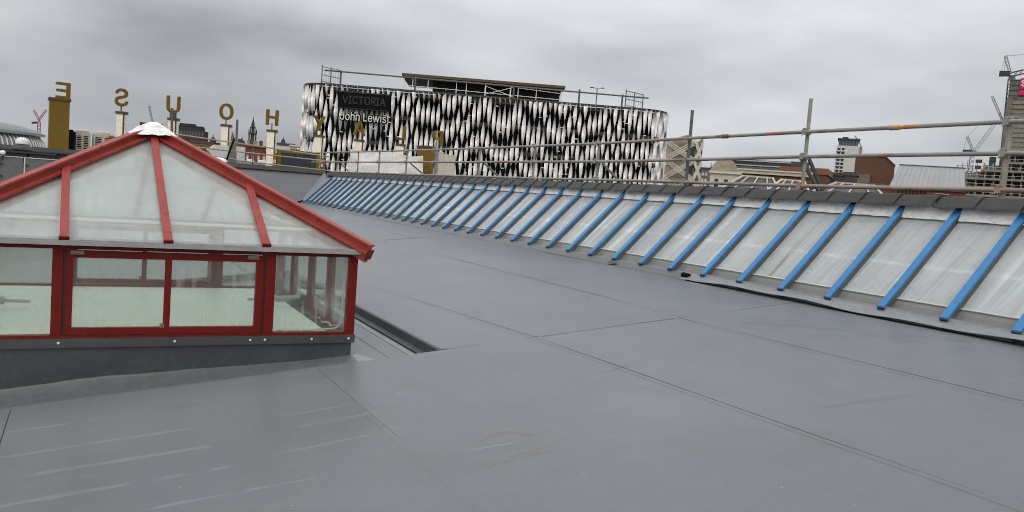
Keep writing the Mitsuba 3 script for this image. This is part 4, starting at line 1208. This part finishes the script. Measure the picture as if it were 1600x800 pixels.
k = block('white_window_block', Frame(57.6, 150), -4.5, 7, 0, 6, -14, 6.4, 'm_stone_dark', 'm_concrete', [(-4.2 + j * .62, 4.9, -3.85 + j * .62, 5.9) for j in range(18)], 'm_white', roof_t=.25)
tag(k, 'dark low block with a row of bright white windows at right behind the ridge tiles', 'building')

# concrete core with magenta banner
k = name_of('concrete_core_tower')
fk = Frame(58.93, 172)
tag(k, 'tall bare concrete core tower under construction at the right edge', 'tower')
add(k + '__shaft', fk.m([box(-2.2, 6, 0, 8, -14, 26.2)]), 'm_concrete')
add(k + '__corner_pier', fk.m([box(-3.05, -2.202, -.5, 2, -14, 25.5)]), 'm_concrete_dark')
for j in range(22):
    z = 7.6 + j * .84
    add(k + '__pour_line', fk.m([box(-2.15, 6.0, -.14 - .05 * ((j * 5) % 3), -.003, z, z + .34)]), 'm_concrete')
b_ = add(k + '__banner', fk.m([box(-1.35, 6.0, -.6, -.3, 27.05, 28.9), box(-1.35, 6.0, -.6, -.3, 25.9, 26.85)]), 'm_magenta')
labels[b_] = {'label': 'magenta banner with white letters at the top of the core'}
m = meshkit.text_mesh('SC', 1.05, .06, bold=True)
add(b_ + '__lettering', fk.m(face_text(m, -1.22, -.6, 27.5)), 'm_white')
add(k + '__climbing_frame', fk.m([box(-2.9, -1.36, -.4, 2, 25.503, 28.7), box(-1.35, 6, -.29, 6, 26.202, 28.6)] + [box(-3.0, -1.3, -.55, -.41, 25.9 + .9 * j, 26.0 + .9 * j) for j in range(4)]), 'm_concrete_dark')


# ---------------------------------------------------------------- tower cranes
def crane(label, mast, jib, cw, pend, cm, mw=1.2, r=.13, extra=(), jm=None):
    k_ = name_of('tower_crane')
    n = max(4, int(np.linalg.norm(np.subtract(*mast)) / mw / 1.1))
    add(k_ + '__mast', lattice(*mast, mw, n, r), cm)
    for j_ in jib:
        add(k_ + '__jib', lattice(*j_, mw * .62, max(4, int(np.linalg.norm(np.subtract(*j_)) / mw / .8)), r * .75), jm or cm)
    if cw is not None:
        add(k_ + '__counterweight', beam(cw[0], cw[1], mw * .9, mw * .8), 'm_stone_dark')
        add(k_ + '__cab', trimesh.creation.box((mw * .7, mw * .7, mw * .7)).apply_translation(np.add(mast[1], (0, 0, .3))), cm)
    if pend:
        add(k_ + '__pendant_line', join([tube(q, r * .35, 4) for q in pend]), 'm_crane')
    for e in extra:
        add(k_ + '__a_frame', lattice(*e, mw * .4, 5, r * .6), cm)
    tag(k_, label, 'crane', 'tower cranes on the skyline')


crane('tall dark tower crane beside the concrete core at the right edge', ((148.8, 92.0, -14), (148.46, 92.64, 29.3)), [((148.46, 92.64, 30.2), (155.5, 80.5, 33.6))],
      ((148.3, 92.9, 30.3), (147.35, 94.4, 30.3)), [((147.72, 93.84, 33.6), (147.5, 94.2, 30.6)), ((147.72, 93.84, 33.6), (162, 69, 34.2)), ((147.72, 93.84, 33.6), (147.8, 93.7, 30.6))], 'm_crane', 1.1, .10, [((148.3, 92.9, 30.2), (147.72, 93.84, 33.5))])
crane('thin distant crane jib left of the concrete core', ((272.2, 168.5, -14), (271.9, 169.0, 34.5)), [((271.9, 169, 34.8), (268.73, 173.73, 46.6))], None, [], 'm_crane', 1.0, .12, [((270.9, 170.4, 38.6), (270.3, 171.4, 41))])
crane('tower crane with raised jib above the white panel building', ((216.2, 144.4, -14), (216.8, 143.53, 22.4)), [((216.9, 143.4, 22.9), (219.1, 140.0, 30.5))],
      ((216.6, 143.85, 22.9), (215.3, 145.75, 22.8)), [((215.67, 145.22, 27.1), (217.0, 143.2, 29.9)), ((215.67, 145.22, 27.1), (215.4, 145.6, 23.2))], 'm_crane', 1.3, .12, [((216.8, 143.55, 22.9), (215.67, 145.22, 27.0))], 'm_crane_white')
crane('red and white tower crane left of the broad gold column', ((-14.42, 299.65, -14), (-14.59, 299.64, 13.4)), [((-14.6, 299.64, 14.0), (-16.1, 299.57, 17.0)), ((-14.6, 299.64, 14.0), (-12.7, 299.73, 17.4))],
      ((-14.9, 299.6, 13.2), (-16.6, 299.54, 12.9)), [((-14.4, 299.65, 18.5), (-14.0, 299.65, 18.7))], 'm_crane_red', .8, .12)
crane('pale distant crane jib over the brown building left of letter U', ((18.7, 299.4, -14), (18.67, 299.42, 14.5)), [((18.67, 299.42, 14.7), (16.9, 299.52, 21.95))], None, [((16.9, 299.5, 21.95), (17.6, 299.5, 21.6))], 'm_crane', .7, .10)
crane('tiny crane jib above the white residential tower', ((253.4, 211.5, -14), (253.3, 211.6, 29.0)), [((253.3, 211.6, 29.2), (251.7, 213.42, 32.8))], None, [], 'm_crane', .5, .10)

# ---------------------------------------------------------------- left hand skyline
k = name_of('arena')
fa = Frame(-7.3, 270)
tag(k, 'domed arena with pale ribbed glass side at the far left', 'building')
cap = trimesh.creation.icosphere(4, 1)
v = np.array(cap.vertices)
keep = v[:, 2] >= -1e-6
f_ = np.array(cap.faces)
f_ = f_[keep[f_].all(1)]
m = trimesh.Trimesh(v * [22.6, 19.4, 3.3] + [0, 0, 8.3], f_, process=False)
add(k + '__shell', fa.m(m), 'm_arena', smooth=True)
add(k + '__rim', fa.m([beam((22.6 * math.cos(a), 19.4 * math.sin(a), 8.3), (22.6 * math.cos(b), 19.4 * math.sin(b), 8.3), .8, .6) for a, b in zip(np.linspace(0, -math.pi, 50)[:-1], np.linspace(0, -math.pi, 50)[1:])]), 'm_greyroof')
gw = []
A_ = np.linspace(.1, -math.pi - .1, 70)
vs = np.array([(rr * math.cos(a), rr * .85 * math.sin(a), z) for rr, z in ((21.2, 8.0), (22.6, 6.4), (23.3, 4.2), (23.3, -14)) for a in A_])
idx = np.arange(4 * 70).reshape(4, 70)
m = trimesh.Trimesh(vs, np.vstack([np.stack([idx[:-1, :-1], idx[1:, :-1], idx[1:, 1:]], -1).reshape(-1, 3), np.stack([idx[:-1, :-1], idx[1:, 1:], idx[:-1, 1:]], -1).reshape(-1, 3)]), process=False)
add(k + '__glazing', fa.m(m), 'm_arena', smooth=True)
for a in np.linspace(0, -math.pi, 56):
    add(k + '__rib', fa.m([beam((21.3 * math.cos(a), 21.3 * .85 * math.sin(a), 8.0), (22.7 * math.cos(a), 22.7 * .85 * math.sin(a), 6.4), .22, .2), beam((22.7 * math.cos(a), 22.7 * .85 * math.sin(a), 6.4), (23.4 * math.cos(a), 23.4 * .85 * math.sin(a), 4.2), .22, .2)]), 'm_white')

k = block('brown_block', Frame(3.40, 250), -2.8, 2.9, 0, 8, -14, 13.6, 'm_stone_dark', 'm_brick_red', [(-2.5 + .6 * i, 12.3, -2.1 + .6 * i, 13.2) for i in range(9)], 'm_stone', roof_t=.4)
tag(k, 'distant brown block under the pale crane jib', 'building')
k = name_of('dark_glass_building')
fq = Frame(5.75, 160)
tag(k, 'dark modern building with glass front behind letters U and O', 'building')
holes = [(-1.9 + .52 * i, 8.0, -1.5 + .52 * i, 8.9) for i in range(8)]
add(k + '__wall', fq.m([wall_front(-2.3, 2.4, -14, 9.5, holes, .3, 0), box(-2.3, 2.4, .3, 7, -14, 9.5), box(2.4, 3.0, .5, 7, -14, 8.9)]), 'm_stone_dark')
for h in holes:
    add(k + '__window', fq.m(box(h[0], h[2], .15, .2, h[1], h[3])), 'm_glassgrey')
add(k + '__roof', fq.m([box(-2.4, 2.2, -.1, 7, 9.503, 9.75), box(-1.9, .9, .5, 6, 9.752, 10.1)]), 'm_glassdark')
add(k + '__red_band', fq.m([box(-2.35, 2.45, -.06, -.002, 7.5, 7.7)]), 'm_brick_red')
k = name_of('glass_prism')
fg = Frame(4.35, 150)
m = trimesh.creation.extrude_polygon(Polygon([(-1.2, -14), (1.2, -14), (1.2, 10.6), (.7, 10.8), (-1.2, 8.0)]), 5, engine='earcut')
v = np.array(m.vertices)
m.vertices = np.stack([v[:, 0], v[:, 2], v[:, 1]], 1)
scene[k + '__body'] = mikit.ply(fg.m(m), 'm_palegrey')
add(k + '__top_box', fg.m([box(.25, 1.25, -.2, 2, 10.3, 11.1)]), 'm_slate')
tag(k, 'pale sloping glass roofed block left of the column of letter U', 'building')

k = name_of('church_spire')
fsp = Frame(9.57, 260)
tag(k, 'dark slender church spire in tiers between letters O and H', 'spire')
def sq(w_, z0_, z1_): return box(-w_ / 2, w_ / 2, -w_ / 2, w_ / 2, z0_, z1_)


add(k + '__tower', fsp.m([sq(3.0, -14, 11.6), sq(3.3, 11.602, 11.9)]), 'm_stone')
pil = [box(sx_ * .95 - .22, sx_ * .95 + .22, sy_ * .95 - .22, sy_ * .95 + .22, 11.902, 14.0) for sx_ in (-1, 1) for sy_ in (-1, 1)]
add(k + '__belfry', fsp.m(pil + [sq(1.1, 11.902, 14.0), sq(2.5, 14.002, 14.3)]), 'm_stone_dark')
pil = [box(sx_ * .62 - .16, sx_ * .62 + .16, sy_ * .62 - .16, sy_ * .62 + .16, 14.302, 15.9) for sx_ in (-1, 1) for sy_ in (-1, 1)]
add(k + '__lantern', fsp.m(pil + [sq(.7, 14.302, 15.9), sq(1.7, 15.902, 16.1)]), 'm_stone_dark')
add(k + '__spire', fsp.m(lathe([(.55, 16.102), (.5, 16.9), (.28, 17.6), (.12, 18.6), (.03, 19.4), (0, 19.4)], 0, 0, 8)), 'm_stone_dark')
for sx_ in (-1, 1):
    add(k + '__pinnacle', fsp.m(lathe([(.2, 14.302), (.16, 15.0), (0, 15.6)], sx_ * 1.05, -1.05, 6)), 'm_stone_dark')


def turret(label, az, D, r_, z0_, z1_):
    k_ = name_of('domed_turret')
    f = Frame(az, D)
    scene[k_ + '__drum'] = mikit.ply(f.m([trimesh.creation.cylinder(r_, height=z0_ + 14, sections=12).apply_translation((0, 0, (z0_ - 14) / 2)), trimesh.creation.cylinder(r_ * 1.15, height=.15, sections=12).apply_translation((0, 0, z0_ + .08))]), 'm_brick_red')
    h = z1_ - z0_
    add(k_ + '__dome', f.m(lathe([(r_ * 1.05, z0_ + .16), (r_, z0_ + h * .3), (r_ * .7, z0_ + h * .5), (r_ * .3, z0_ + h * .62), (r_ * .12, z0_ + h * .66), (r_ * .2, z0_ + h * .74), (r_ * .05, z0_ + h * .84), (0, z1_)], 0, 0, 14)), 'm_stone_dark', smooth=35)
    tag(k_, label, 'turret', 'dark domed turrets')


turret('dark domed turret just left of the column of letter O', 7.12, 120, .42, 5.6, 6.95)
turret('dark domed turret between the tall pole and the church spire', 8.92, 120, .52, 5.5, 7.0)
turret('small domed turret right of the column of letter H', 11.55, 180, .45, 8.6, 10.5)

k = block('red_brick_row', Frame(9.6, 100, -6), -2.2, 2.4, 0, 6, -14, 4.9, 'm_brick_red', 'm_brick_red', [(-1.9 + .62 * i, 3.5, -1.6 + .62 * i, 4.1) for i in range(7)], 'm_white', roof_t=.25)
tag(k, 'red brick building with white windows between the letters O and H', 'building')
for x in (-1.5, -.2, .9, 1.9):
    add(k + '__chimney', Frame(9.6, 100, -6).m([box(x, x + .35, 1, 1.6, 5.152, 5.75)]), 'm_brick')
k = name_of('grey_rooflight_roof')
fz = Frame(9.6, 70, -6)
scene[k + '__roof'] = mikit.ply(fz.m([box(-1.6, 1.6, 0, 4, -14, 2.75)]), 'm_greyroof')
for x in (-1.2, -.3, .6):
    add(k + '__rooflight', fz.m([box(x, x + .5, .2, 1.2, 2.752, 2.95)]), 'm_white')
tag(k, 'pale grey roof with white rooflights in front of the red brick row', 'roof')
k = block('white_terrace', Frame(11.75, 170), -2.0, 1.6, 0, 6, -14, 8.0, 'm_palegrey', 'm_slate', [(-1.7 + .6 * i, 6.6, -1.4 + .6 * i, 7.3) for i in range(6)], roof_t=.5)
tag(k, 'pale distant terrace beneath the small domed turret', 'building')
k = block('pale_hotel', Frame(12.55, 160), -1.5, 1.6, 0, 6, -14, 7.6, 'm_stone', 'm_palegrey', [(-1.3 + .45 * i, 6.1 + .6 * j, -1.05 + .45 * i, 6.5 + .6 * j) for i in range(6) for j in range(2)], roof_t=.3)
tag(k, 'pale flat roofed building left of the striped building', 'building')
k = block('brown_terrace', Frame(6.9, 130), -2.6, 2.2, 0, 6, -14, 5.7, 'm_stone', 'm_brick', [(-2.3 + .7 * i, 4.6, -2.0 + .7 * i, 5.2) for i in range(6)], roof_t=.4)
tag(k, 'brown stone terrace roofline under the left domed turret', 'building')
